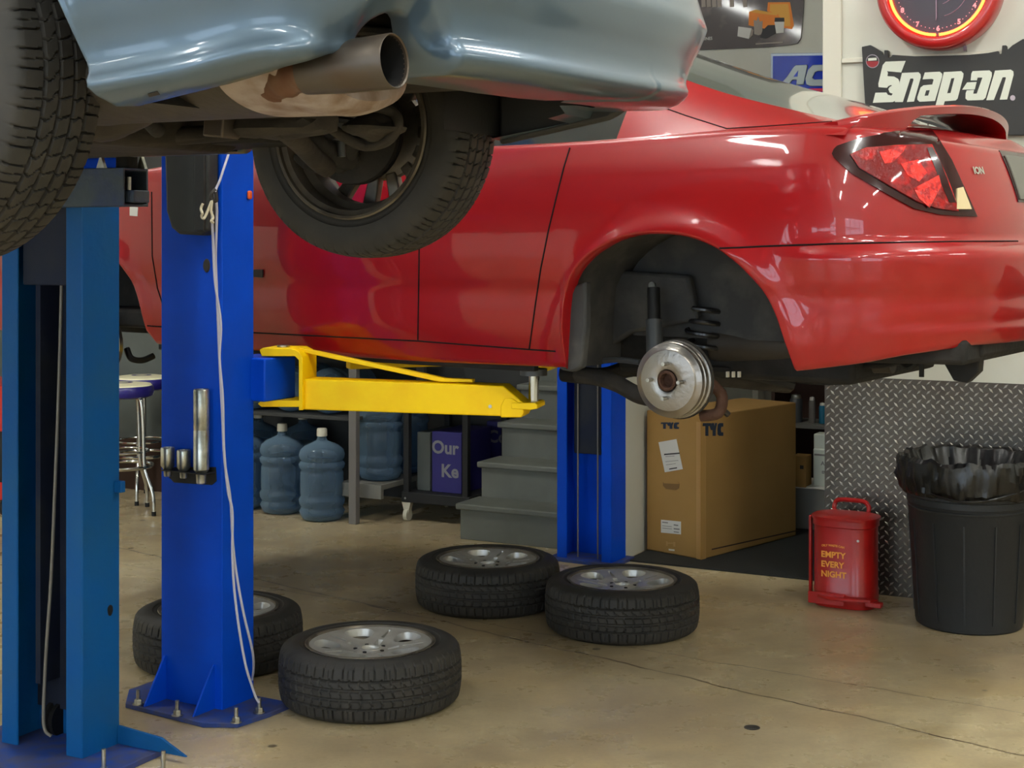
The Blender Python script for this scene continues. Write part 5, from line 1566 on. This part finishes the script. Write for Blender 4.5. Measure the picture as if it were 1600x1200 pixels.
# ================================================================ WALL: SIGN, CLOCK
def wp(px, py, off=.0, b=BW): 
    p = on_plane(px, py, b-off); return p
def wall_prism(poly, o0, o1, b=BW):
    P_ = [on_plane(x, y, b) for x, y in poly]
    n = len(P_); vs = [p-V*o0 for p in P_]+[p-V*o1 for p in P_]
    return MB().add(vs, [tuple(range(n-1, -1, -1)), tuple(range(n, 2*n))]+[(i, (i+1) % n, n+(i+1) % n, n+i) for i in range(n)])
def sgn(L_): return [(1280+x/5.0, 60+y/5.0) for x, y in L_]
sign_poly = sgn([(347, 72), (415, 58), (500, 108), (512, 135), (522, 135), (522, 98), (552, 98), (556, 158), (575, 150), (585, 134), (760, 145), (960, 142), (1180, 135), (1330, 120), (1410, 104), (1415, 128), (1435, 126), (1440, 62), (1472, 60), (1476, 100), (1520, 60), (1600, 12), (1680, 5), (1900, 0), (1900, 760), (390, 760), (380, 640)])
hs = tag(wall_prism(sign_poly, .002, .035).build('wall_sign', 'sign_black', bevel=.006), 'large black hood-shaped sign with pale slanted lettering on the white wall', 'sign')
def letter(L_, holes=None, nm='letter', m='sign_letter', dep=.037):
    mb = wall_prism(sgn(L_), .033, dep); o = mb.build(nm, m, hs, loc=(0, 0, 0)); return o
# S-wrench letter
letter([(690, 182), (655, 272), (545, 262), (552, 275), (548, 300), (562, 302), (600, 304), (632, 322), (642, 345), (630, 420), (608, 492), (590, 502), (435, 508), (455, 430), (540, 428), (552, 446), (580, 452), (590, 438), (566, 428), (556, 402), (566, 385), (584, 375), (576, 370), (556, 378), (545, 392), (480, 386), (478, 360), (512, 215), (535, 188)])
letter([(662, 276), (790, 270), (806, 286), (808, 310), (755, 498), (700, 502), (752, 330), (748, 318), (726, 320), (668, 502), (606, 502)])                     # n
letter([(840, 272), (955, 266), (974, 282), (974, 304), (918, 494), (798, 500), (782, 484), (782, 462), (806, 390), (830, 372), (898, 366), (908, 328), (895, 322), (822, 326)])
letter([(850, 412), (878, 410), (866, 452), (838, 454)], dep=.0375, m='sign_black')
letter([(988, 270), (1122, 262), (1140, 280), (1138, 306), (1094, 476), (1078, 490), (994, 496), (974, 562), (914, 566)])                                    # p
letter([(1046, 318), (1070, 316), (1040, 432), (1014, 434)], dep=.0375, m='sign_black')
letter([(1168, 350), (1242, 346), (1228, 404), (1130, 406)])                                                                                             # hyphen
letter([(1212, 262), (1342, 256), (1360, 272), (1360, 300), (1312, 468), (1292, 486), (1172, 490), (1156, 474), (1158, 432), (1166, 412), (1222, 408), (1216, 438), (1244, 436), (1288, 312), (1250, 312), (1244, 334), (1196, 334), (1202, 280)])  # o
letter([(1386, 258), (1508, 250), (1528, 264), (1530, 290), (1480, 482), (1422, 484), (1470, 318), (1468, 308), (1444, 310), (1376, 486), (1318, 488)])     # n
def disc_wall(px, py, rpx, o0, o1, nm, m, parent, b=BW, n=24, squash=.97):
    return wall_prism([(px+rpx*squash*math.cos(2*math.pi*k/n), py+rpx*math.sin(2*math.pi*k/n)) for k in range(n)], o0, o1, b).build(nm, m, parent)
disc_wall(1584.6, 154, 4.2, .033, .037, 'full_stop', 'sign_dot', hs)
bd = disc_wall(1366.5, 97, 10.6, .033, .037, 'round_badge', 'sign_dot', hs)
def half(a0, a1, nm, m): return wall_prism([(1366.5+9.4*math.cos(math.radians(a)), 97+9.4*math.sin(math.radians(a))) for a in range(a0, a1+1, 12)], .036, .0385).build(nm, m, bd)
half(0, 180, 'badge_red', 'badge_red'); half(180, 360, 'badge_black', 'sign_black')
o = wall_prism([(1360, 92.5), (1373, 91.5), (1373, 95.5), (1360, 96.5)], .038, .040).build('badge_print', 'sign_letter', bd)

# clock
cp = on_plane(1473, -15, BW); s_c = (on_plane(1483, -15, BW)-on_plane(1463, -15, BW)).length/20.0
ck = thing('wall_clock', 'round red neon-ringed wall clock above the black sign', 'clock', cp, -TH)
rc = .255
KM = Matrix.Rotation(math.pi/2, 4, 'X')    # local z -> -y (into the room)
MB().lathe([(.0005, .001), (rc+.012, .001), (rc+.013, .03), (rc+.012, .10), (rc, .115), (rc-.018, .122), (rc-.034, .118), (rc-.036, .10), (rc-.04, .09)], 80, KM).build('rim', 'clock_red', ck)
MB().lathe([(.0005, .088), (rc-.034, .088), (rc-.034, .092), (.0005, .092)], 64, KM).build('dial', 'clock_face', ck)
rn = .207
for a0, a1 in ((-88, 268),):
    pts = [KM @ Vector((rn*math.cos(math.radians(a)), rn*math.sin(math.radians(a)), .108)) for a in [a0+(a1-a0)*k/90 for k in range(91)]]
    MB().tube(pts, .0065, 10).build('neon_tube', 'neon_red', ck)
for h_ in range(12):
    a = math.radians(90-30*h_); r_ = .178; n_s = str(h_ if h_ else 12)
    text_mb(n_s, .030, lambda x, y, h, a=a, r_=r_: (x+r_*math.cos(a), -.0945, y+r_*math.sin(a)-.010), .0012, align='CENTER').build('numeral', 'clock_numeral', ck)
for k in range(60):
    if k % 5 == 0: continue
    a = 2*math.pi*k/60
    MB().box((.178*math.cos(a), -.0935, .178*math.sin(a)), (.0035, .002, .0035)).build('minute_dot', 'clock_numeral', ck)
MB().prism([(-.003, -.02), (.003, -.02), (.002, .09), (-.002, .09)], 0, .002, lambda a, b, h: (a*1.0+.03*0, -.096-h, b)).build('hour_hand', 'clock_hand', ck)
MB().prism([(-.003, .03), (.003, .03), (.004, -.13), (-.001, -.145)], 0, .002, lambda a, b, h: (a-.008, -.098-h, b)).build('minute_hand', 'clock_hand', ck)
for r_, a0, a1 in ((.128, -78, -15), (.075, -75, 20)):
    MB().tube([KM @ Vector((r_*math.cos(math.radians(a)), r_*math.sin(math.radians(a)), .0935)) for a in [a0+(a1-a0)*k/16 for k in range(17)]], .0014, 6).build('dial_arc', 'clock_hand', ck)
MB().box((.10, -.02, -.262), (.012, .02, .02)).build('cord_clip', 'clock_hand', ck)
pw = MB().tube(spline([(.105, -.012, -.262), (.104, -.008, -.29), (.1, -.008, -.335)], 5), .002, 6).build('power_cord', 'cable_steel', ck)

# ================================================================ BACK WALL: POSTER AND BLUE SIGN
PB = B1
ps_poly = [(1060, 79), (1200, 74.5), (1240, 71), (1250, 66), (1254, 50), (1260, -60), (1060, -60)]
ps = tag(wall_prism([(1040, 80.5), (1200, 74), (1236, 70.5), (1247, 68), (1252, 60), (1256, 20), (1260, -90), (1040, -96)], .002, .012, PB).build('poster', 'poster_dark'), 'dark glossy poster with orange boxes high on the back wall', 'poster')
def pz(L_): return [(1080+x/7.27, y/7.27) for x, y in L_]
def pp(L_, m, nm, o=.0145): return wall_prism(pz(L_), .011, o, PB).build(nm, m, ps)
pp([(880, 30), (1130, 28), (1175, 290), (1150, 335), (1060, 320), (1000, 200), (870, 130)], 'poster_orange', 'printed_box', .0140)
pp([(905, 50), (1110, 48), (1130, 200), (1135, 300), (1070, 300), (1010, 190), (900, 130)], 'poster_yellow', 'printed_box', .0145)
pp([(665, 140), (740, 112), (1000, 165), (1000, 290), (850, 330), (700, 300), (660, 290)], 'poster_orange', 'printed_box', .0150)
pp([(672, 135), (740, 112), (990, 160), (980, 180), (740, 150)], 'poster_yellow', 'printed_box', .0155)
pp([(720, 230), (750, 240), (770, 190), (790, 250), (820, 240), (815, 390), (770, 404), (725, 390)], 'poster_grey', 'printed_bottle', .0160)
pp([(820, 350), (880, 290), (1000, 285), (960, 340), (965, 380), (860, 440), (790, 430)], 'poster_black', 'printed_shape', .0163)
pp([(955, 250), (1065, 250), (1060, 375), (975, 382)], 'poster_white', 'printed_bottle', .0166)
pp([(960, 205), (1065, 205), (1068, 250), (955, 252)], 'poster_black', 'printed_cap', .0168)
pp([(545, 305), (695, 325), (665, 445), (535, 415)], 'poster_white', 'printed_can', .0166)
pp([(695, 325), (715, 345), (710, 400), (670, 440)], 'poster_grey', 'printed_can_end', .0168)
pp([(740, 510), (740, 495), (1050, 475), (1050, 490)], 'poster_grey', 'printed_line', .0150)
for x0 in (120, 180, 240, 300, 440, 590): pp([(x0, -80), (x0+45, -80), (x0+55, 80), (x0+8, 85)], 'poster_grey', 'printed_letter', .0150)
def place_b(px, py, b, off):
    p = on_plane(px, py, b)-V*off
    return lambda x, y, h: p+U*x+Vector((0, 0, y))
text_mb('RACING ENGINES', .027, place_b(1066, 65.5, PB, .0150), .0003, sx=.95).build('poster_text', 'poster_white', ps)
# AC sign
AB = PB
sg = tag(wall_prism([(1206.5, 84), (1372, 82), (1372, 156), (1206.5, 156)], .002, .03, AB).build('wall_sign', 'sign_edge', bevel=.004), 'small shiny blue sign with raised silver letters beside the poster', 'sign')
wall_prism([(1210, 88.5), (1368, 86.5), (1368, 152), (1210, 152)], .028, .036, AB).build('blue_panel', 'sign_blue', sg, bevel=.005)
def ac(L_): return [(1080+x/7.27, y/7.27) for x, y in L_]
wall_prism(ac([(1030, 970), (1110, 880), (1185, 770), (1210, 748), (1335, 742), (1345, 760), (1300, 968), (1215, 972), (1222, 915), (1172, 916), (1130, 975)]), .034, .044, AB).build('raised_letter', 'sign_silver', sg, bevel=.003)
wall_prism(ac([(1186, 880), (1232, 878), (1240, 808)]), .043, .046, AB).build('letter_counter', 'sign_blue', sg)
wall_prism(ac([(1560, 740), (1400, 745), (1350, 800), (1318, 900), (1330, 965), (1370, 985), (1520, 985), (1540, 905), (1420, 910), (1400, 890), (1430, 830), (1460, 815), (1560, 815)]), .034, .044, AB).build('raised_letter', 'sign_silver', sg, bevel=.003)
wall_prism(ac([(1150, 1022), (1400, 1010), (1700, 1005), (1700, 1045), (1230, 1052)]), .034, .040, AB).build('pink_stripe', 'sign_pink', sg, bevel=.002)

# ================================================================ DARK SHELVES IN THE GAP BESIDE THE BOX
def room_thing(name, label, cat, px, py_base, z, b, group=None):
    p = on_plane(px, py_base, b); return thing(name, label, cat, (p.x, p.y, z), -TH, group)
SB = 8.45
s0 = on_plane(1205, 700, SB); a_l = s0.dot(U); a_r = AW+.55
zs1 = on_plane(1270, 664, SB).z; 
sf = thing('shelf_unit', 'dark brown shelf unit in the gap left of the tread plate', 'shelf', R(a_l, SB), -TH)
wd = a_r-a_l
MB().box((wd/2, .32, .55), (wd, .02, 1.1)).build('back_panel', 'wood_dark', sf)
for z in (zs1-.012, .95, 1.1): MB().box((wd/2, .16, z), (wd, .32, .022)).build('shelf_board', 'shelf_grey' if z < .9 else 'wood_dark', sf, bevel=.002)
MB().box((.01, .16, .55), (.02, .32, 1.1)).build('side_panel', 'wood_dark', sf)
def can(px, r, h, label, m, capm, nm='spray_can', dome=True):
    p = on_plane(px, 664, SB+.10); o = thing(nm, label, 'can' if nm != 'bottle' else 'bottle', (p.x, p.y, zs1), -TH)
    MB().lathe([(.0005, 0), (r, 0), (r, h*.82), (r*.8, h*.88), (.0005, h*.88)], 24).build('body', m, o)
    MB().lathe([(r*.75, h*.86), (r*.8, h*.9), (r*.7, h), (.0005, h+.004)], 24).build('cap', capm, o)
can(1244, .036, .155, 'grey can with pale domed lid behind the box corner', 'shock_grey', 'galvanised')
can(1269, .019, .145, 'tall slim grey can with white lid on the dark shelf', 'post_grey', 'label_white')
can(1285, .019, .115, 'small blue bottle with a white cap on the dark shelf', 'bottle_blue', 'label_white', 'bottle')
# white jug box and small carton below
p = on_plane(1290, 765, 8.2); z = max(0.02, p.z)
jb = thing('storage_bin', 'open grey bin on the floor between box and tread plate', 'bin', (p.x, p.y, .008), -TH)
h_ = p.z
MB().box((0, .1, h_/2), (.36, .30, h_)).build('tub', 'shelf_grey', jb, bevel=.006)
MB().box((0, .1, h_+.004), (.38, .32, .012)).build('tub_rim', 'label_white', jb, bevel=.004)
jg = thing('jug', 'white plastic jug with grey printing standing on the grey bin', 'jug', (p.x+.02, p.y+.05, h_+.012), -TH)
MB().box((0, 0, .105), (.13, .11, .21)).build('body', 'jug_white', jg, bevel=.010)
MB().box((-.0, 0, .245), (.125, .10, .085)).build('carton_top', 'jug_white', jg, bevel=.006)
MB().box((-.012, -.0552, .175), (.09, .001, .010)).build('printed_line', 'ink_grey', jg)
text_mb('AZ', .03, lambda x, y, h: (x-.02, -.0558, y+.12), .001).build('printed_mark', 'ink_grey', jg)
text_mb('EN', .02, lambda x, y, h: (x-.015, -.0558, y+.075), .001).build('printed_mark', 'ink_grey', jg)
sc_ = thing('carton', 'small brown carton beside the white jug behind the tall box', 'box', (p.x-.12, p.y+.05, h_+.012), -TH)
MB().box((0, 0, .085), (.08, .10, .17)).build('carton_body', 'cardboard', sc_, bevel=.003)
MB().box((.015, -.051, .11), (.02, .001, .02)).build('printed_mark', 'ink', sc_)

# ================================================================ FAR LEFT: STOOLS, JUGS, RACK, CART
def stool(loc, rz, lab):
    o = thing('bar_stool', lab, 'stool', loc, rz, 'bar stools between the two blue columns')
    s_ = MB().lathe([(.0005, .672), (.15, .672), (.172, .682), (.180, .705), (.176, .732), (.168, .740)], 40).build('seat_rim', 'purple_vinyl', o)
    MB().lathe([(.169, .738), (.160, .748), (.10, .756), (.0005, .757)], 40).build('seat', 'cream_vinyl', o)
    MB().lathe([(.035, .7575), (.06, .7575)], 24).build('seat_print', 'purple_vinyl', o)
    for k in range(4):
        a = math.pi/4+math.pi/2*k; c_, s2 = math.cos(a), math.sin(a)
        P_ = [(.08*c_, .08*s2, .672), (.115*c_, .115*s2, .670), (.135*c_, .135*s2, .645), (.148*c_, .148*s2, .50), (.155*c_, .155*s2, .305), (.165*c_, .165*s2, .25), (.215*c_, .215*s2, .13), (.225*c_, .225*s2, .02)]
        MB().tube(spline(P_, 4), .011, 10).build('leg', 'chrome', o)
        MB().cyl((.225*c_, .225*s2, 0), (.224*c_, .224*s2, .025), .013).build('foot', 'black_matte', o)
    MB().tube([(.172*math.cos(t*math.pi/16), .172*math.sin(t*math.pi/16), .275) for t in range(32)], .010, 8, True).build('foot_ring', 'chrome', o)
    MB().tube([(.150*math.cos(t*math.pi/16), .150*math.sin(t*math.pi/16), .36) for t in range(32)], .006, 8, True).build('upper_ring', 'chrome', o)
    return o
g_ = ground(188, 804); stool((g_.x+.0, g_.y+.05, 0), .35, 'front one of two cream-topped chrome bar stools')
g_ = ground(221, 780); stool((g_.x, g_.y, 0), .9, 'rear one of two cream-topped chrome bar stools')
def jug_at(src, loc, lab, rz=0):
    return copy_tree(src, loc, rz, lab)
g_ = ground(441, 800); 
jw = thing('water_jug', 'clear blue water jug on the floor, left of the foremost one', 'water jug', (g_.x, g_.y, 0), 0, 'big water jugs under the car')
r_ = .130
pj = [(.0005, .0), (.09, .0), (.115, .012), (.124, .035), (r_, .052), (.119, .072), (.120, .078), (r_, .095), (.132, .12), (.120, .14), (.124, .15), (.122, .27), (.118, .285), (r_, .298), (.132, .318), (.119, .334), (r_, .352), (.131, .372), (.122, .398), (.095, .42), (.055, .437), (.032, .447), (.026, .46), (.025, .485)]
MB().lathe(pj, 48).build('bottle', 'jug_plastic', jw, sharp=60)
MB().lathe([(.0005, .516), (.026, .515), (.029, .508), (.030, .472), (.027, .470)], 28).build('cap', 'caster_white', jw)
j2 = ground(503, 811); copy_tree(jw, (j2.x, j2.y, 0), 1, 'foremost clear blue water jug beside the grey rack post')
j3 = ground(379, 793); copy_tree(jw, (j3.x, j3.y, 0), 2, 'water jug on the floor half hidden by the bright blue column')
for i, (px, py, z, lab) in enumerate(((400, 775, 0, 'water jug in the rear floor row, leftmost behind the front jugs'), (470, 778, 0, 'water jug in the rear floor row, between the two front jugs'),)):
    q_ = ground(px, py, z); copy_tree(jw, (q_.x, q_.y+.1, z), i, lab)
# rack
rb0 = 7.17
rk = thing('storage_rack', 'dark storage rack with grey front post and shelves holding water jugs', 'rack', R(-5.6, rb0), -TH)
x_p = 5.6-4.735
MB().box((x_p, .02, .46), (.05, .04, .92)).build('post', 'post_grey', rk, bevel=.003)
MB().box((-.3, .02, .46), (.05, .04, .92)).build('post', 'post_grey', rk, bevel=.003)
MB().box((x_p, .75, .46), (.05, .04, .92)).build('post', 'post_grey', rk, bevel=.003)
MB().box((.335, .38, .935), (1.33, .80, .035)).build('worktop', 'black_matte', rk, bevel=.004)
MB().box((.26, .40, .575), (1.15, .70, .02)).build('shelf', 'wall_dark', rk, bevel=.003)
MB().box((.86, .42, .20), (.28, .62, .03)).build('lower_shelf', 'shelf_grey', rk, bevel=.003)
MB().box((.86, .10, .175), (.28, .03, .08)).build('shelf_edge', 'shelf_grey', rk, bevel=.003)
for i, (xx, yy) in enumerate(((.87, .28), (.87, .58))):
    p = rk.matrix_basis @ Vector((0, 0, 0)); L_ = R(-5.6, rb0)+U*xx+V*yy
    copy_tree(jw, (L_.x, L_.y, .216), i, ['water jug on the low shelf just right of the grey rack post', 'water jug deepest on the low shelf right of the grey rack post'][i])
for i in range(4):
    L_ = R(-5.6, rb0)+U*(-.19+.268*i)+V*.20
    o = copy_tree(jw, (L_.x, L_.y, .586+.13), i); o.rotation_euler = (math.pi/2, 0, -TH)
    o.location = (L_.x, L_.y, .586+.131)+Vector((0, 0, 0)) if False else Vector((L_.x, L_.y, .718))+V*.3
    o['label'] = 'water jug lying on its side on the upper rack shelf, %s' % ['far left end', 'second along', 'third along', 'next to the grey post'][i]
# clutter standing on the worktop is hidden by the car: silver folder only
o = tag(MB().prism([(0, 0), (.20, 0), (.30, .09), (.0, .10)], 0, .02, lambda a, b, h: Vector((a, h, b))).build('metal_bracket', 'galvanised'), 'pale metal bracket lying behind the yellow arm pivot', 'bracket')
L_ = R(-4.98, rb0+.1, .9535); o.location = L_; o.rotation_euler = (0, 0, -TH)
# black wheeled cart
ctp = ground(640, 818); 
ctp.y += .06
ct = thing('utility_cart', 'black wheeled cart with white casters left of the grey steps', 'cart', (ctp.x, ctp.y+.02, 0), -TH)
for x_, y_ in ((-.02, .0), (.36, .0), (-.02, .46), (.36, .46)):
    fr0 = MB().box((x_, y_, .42), (.035, .035, .62)).build('post', 'black_matte', ct, bevel=.003)
    cs = MB().cyl((x_-.012, y_, .035), (x_+.012, y_, .035), .034, n=20).build('caster', 'caster_white', ct)
    MB().prism([(-.03, .11), (.03, .11), (.012, .04), (-.008, .04)], -.016, .016, lambda a, b, h, x_=x_, y_=y_: (x_+a, y_+h, b)).build('caster_fork', 'caster_white', cs, loc=(0, 0, 0))
MB().box((.17, .23, .135), (.44, .50, .06)).build('bottom_tray', 'black_matte', ct, bevel=.006)
MB().box((.17, .23, .70), (.44, .50, .10)).build('top_tray', 'black_matte', ct, bevel=.006)
for (x_, z_) in ((-.02, .69), (-.02, .67), (.36, .69), (.36, .65), (-.02, .13), (.36, .13)):
    MB().lathe([(.0005, .004), (.006, .002), (.007, 0)], 10, Matrix.Translation((x_, -.0265, z_)) @ Matrix.Rotation(math.pi/2, 4, 'X')).build('bolt', 'zinc', ct)
def lbox(x0, x1, y0, y1, h, m, lab, letters):
    M_ = ct.matrix_basis
    base = R(0, 0)
    o = thing('carton', lab, 'box', Vector((ctp.x, ctp.y+.02, 0))+U*x0+V*y0+Vector((0, 0, .166)), -TH)
    MB().box(((x1-x0)/2, (y1-y0)/2, h/2), (x1-x0, y1-y0, h)).build('carton_body', m, o, bevel=.003)
    for (s_t_, x_, z_, sz) in letters:
        text_mb(s_t_, sz, lambda x, y, hh, x_=x_, z_=z_: (x+x_, -.002, y+z_), .003).build('lettering', 'box_letter', o)
    return o
lbox(.11, .30, .05, .40, .34, 'box_blue', 'dark blue carton with pale letters on the black cart', [('Our', .0, .22, .10), ('Ke', .06, .09, .10)])
L_ = Vector((ctp.x, ctp.y+.02, .166))+U*-.0+V*.06
o = thing('carton', 'speckled grey carton beside the dark blue one on the cart', 'box', L_, -TH); MB().box((.05, .15, .165), (.085, .30, .33)).build('carton_body', 'counter_grey', o, bevel=.003)
L_ = R(-4.29, 7.915)
o = thing('carton', 'dark blue carton lettered in grey on the floor beside the grey steps', 'box', L_, -TH); MB().box((.11, .06, .26), (.22, .11, .52)).build('carton_body', 'box_blue', o, bevel=.003)
text_mb('Co', .10, lambda x, y, hh: (x+.01, -.002, y+.40), .003).build('lettering', 'box_letter', o)
# long grey counter behind the stools
cn = thing('service_counter', 'long dark grey counter along the far wall behind the bar stools', 'counter', R(-9.45, 7.52), -TH)
MB().box((1.72, .25, .52), (3.42, .46, 1.04)).build('front_panel', 'counter_grey', cn, bevel=.004)
MB().box((1.72, .24, 1.06), (3.44, .50, .04)).build('counter_top', 'wall_dark', cn, bevel=.004)
MB().box((1.72, .015, .16), (3.42, .02, .32)).build('kick_panel', 'wood_dark', cn)
for x_ in (1.2, 2.6, 3.3): MB().prism([(0, .96), (-.12, .96), (0, .76)], x_, x_+.03, lambda a, b, h: (h, a+.02, b)).build('bracket', 'counter_grey', cn)
# red toolbox at the far left edge
p = ground(-60, 800)
tx = thing('tool_chest', 'red tool chest seen at the left edge beyond the dull blue column', 'tool chest', (p.x-.12, p.y, 0), -TH)
MB().box((.2, .25, .62), (.60, .45, .26)).build('upper_box', 'toolbox_red', tx, bevel=.006)
MB().box((.2, .25, .15), (.60, .45, .10)).build('lower_drawer', 'toolbox_red', tx, bevel=.006)
MB().box((.2, .25, .345), (.58, .43, .29)).build('open_shelf', 'black_matte', tx, bevel=.004)
MB().box((.3, .0, .27), (.20, .06, .05)).build('rag', 'shelf_grey', tx, bevel=.01)
for x_ in (-.05, .45): MB().cyl((x_-.02, .08, .05), (x_+.02, .08, .05), .05).build('caster', 'black_matte', tx); 
# small round drain cap in the floor
for i, (px, py, r_, lab) in enumerate(((1175, 1137, .026, 'small round metal drain cap in the floor at the lower right'), (660, 70, 0, ''))):
    if r_:
        g_ = ground(px, py); o = tag(MB().lathe([(.0005, .003), (r_*.7, .003), (r_*.72, .0015), (r_, .0015), (r_, 0)], 28).build('drain_cap', 'mark_dark'), None, None, None, 'structure'); o.location = g_

# give everything built in room coordinates its own origin and heading
for o in [o for o in COL.objects if o.type == 'MESH' and o.parent is None and o.name != 'floor']:
    if o.location.length > 1e-6 or o.rotation_euler.z: continue
    rot = Matrix.Rotation(-TH, 4, 'Z'); q = [rot.inverted() @ v.co for v in o.data.vertices]
    lo = Vector([min(v[i] for v in q) for i in range(3)]); hi = Vector([max(v[i] for v in q) for i in range(3)])
    c_ = rot @ Vector(((lo.x+hi.x)/2, (lo.y+hi.y)/2, lo.z)); M = Matrix.Translation(c_) @ rot; I_ = M.inverted()
    stack = [o]; done = set()
    while stack:
        k = stack.pop(); stack += list(k.children)
        if k.type == 'MESH' and k.data.name not in done: k.data.transform(I_); done.add(k.data.name)
    o.location = c_; o.rotation_euler = (0, 0, -TH)
# ================================================================ CAMERA, WORLD
cam = bpy.data.cameras.new('camera'); co = bpy.data.objects.new('camera', cam); COL.objects.link(co)
cam.sensor_fit = 'HORIZONTAL'; cam.sensor_width = 36.0; cam.lens = F*36.0/1600.0
co.location = (0, 0, CZ); co.rotation_euler = (math.pi/2, 0, 0)
cam.shift_y = -(600-HY)/1600.0
cam.clip_start = .05
SC.camera = co
w = bpy.data.worlds.new('world'); SC.world = w; w.use_nodes = True
bg = w.node_tree.nodes['Background']; bg.inputs['Color'].default_value = (.72, .84, 1.0, 1); bg.inputs['Strength'].default_value = WORLD
SC.view_settings.view_transform = 'Standard'; SC.view_settings.look = 'None'
SC.view_settings.exposure = EXPO; SC.view_settings.gamma = 1; SC.view_settings.use_curve_mapping = False
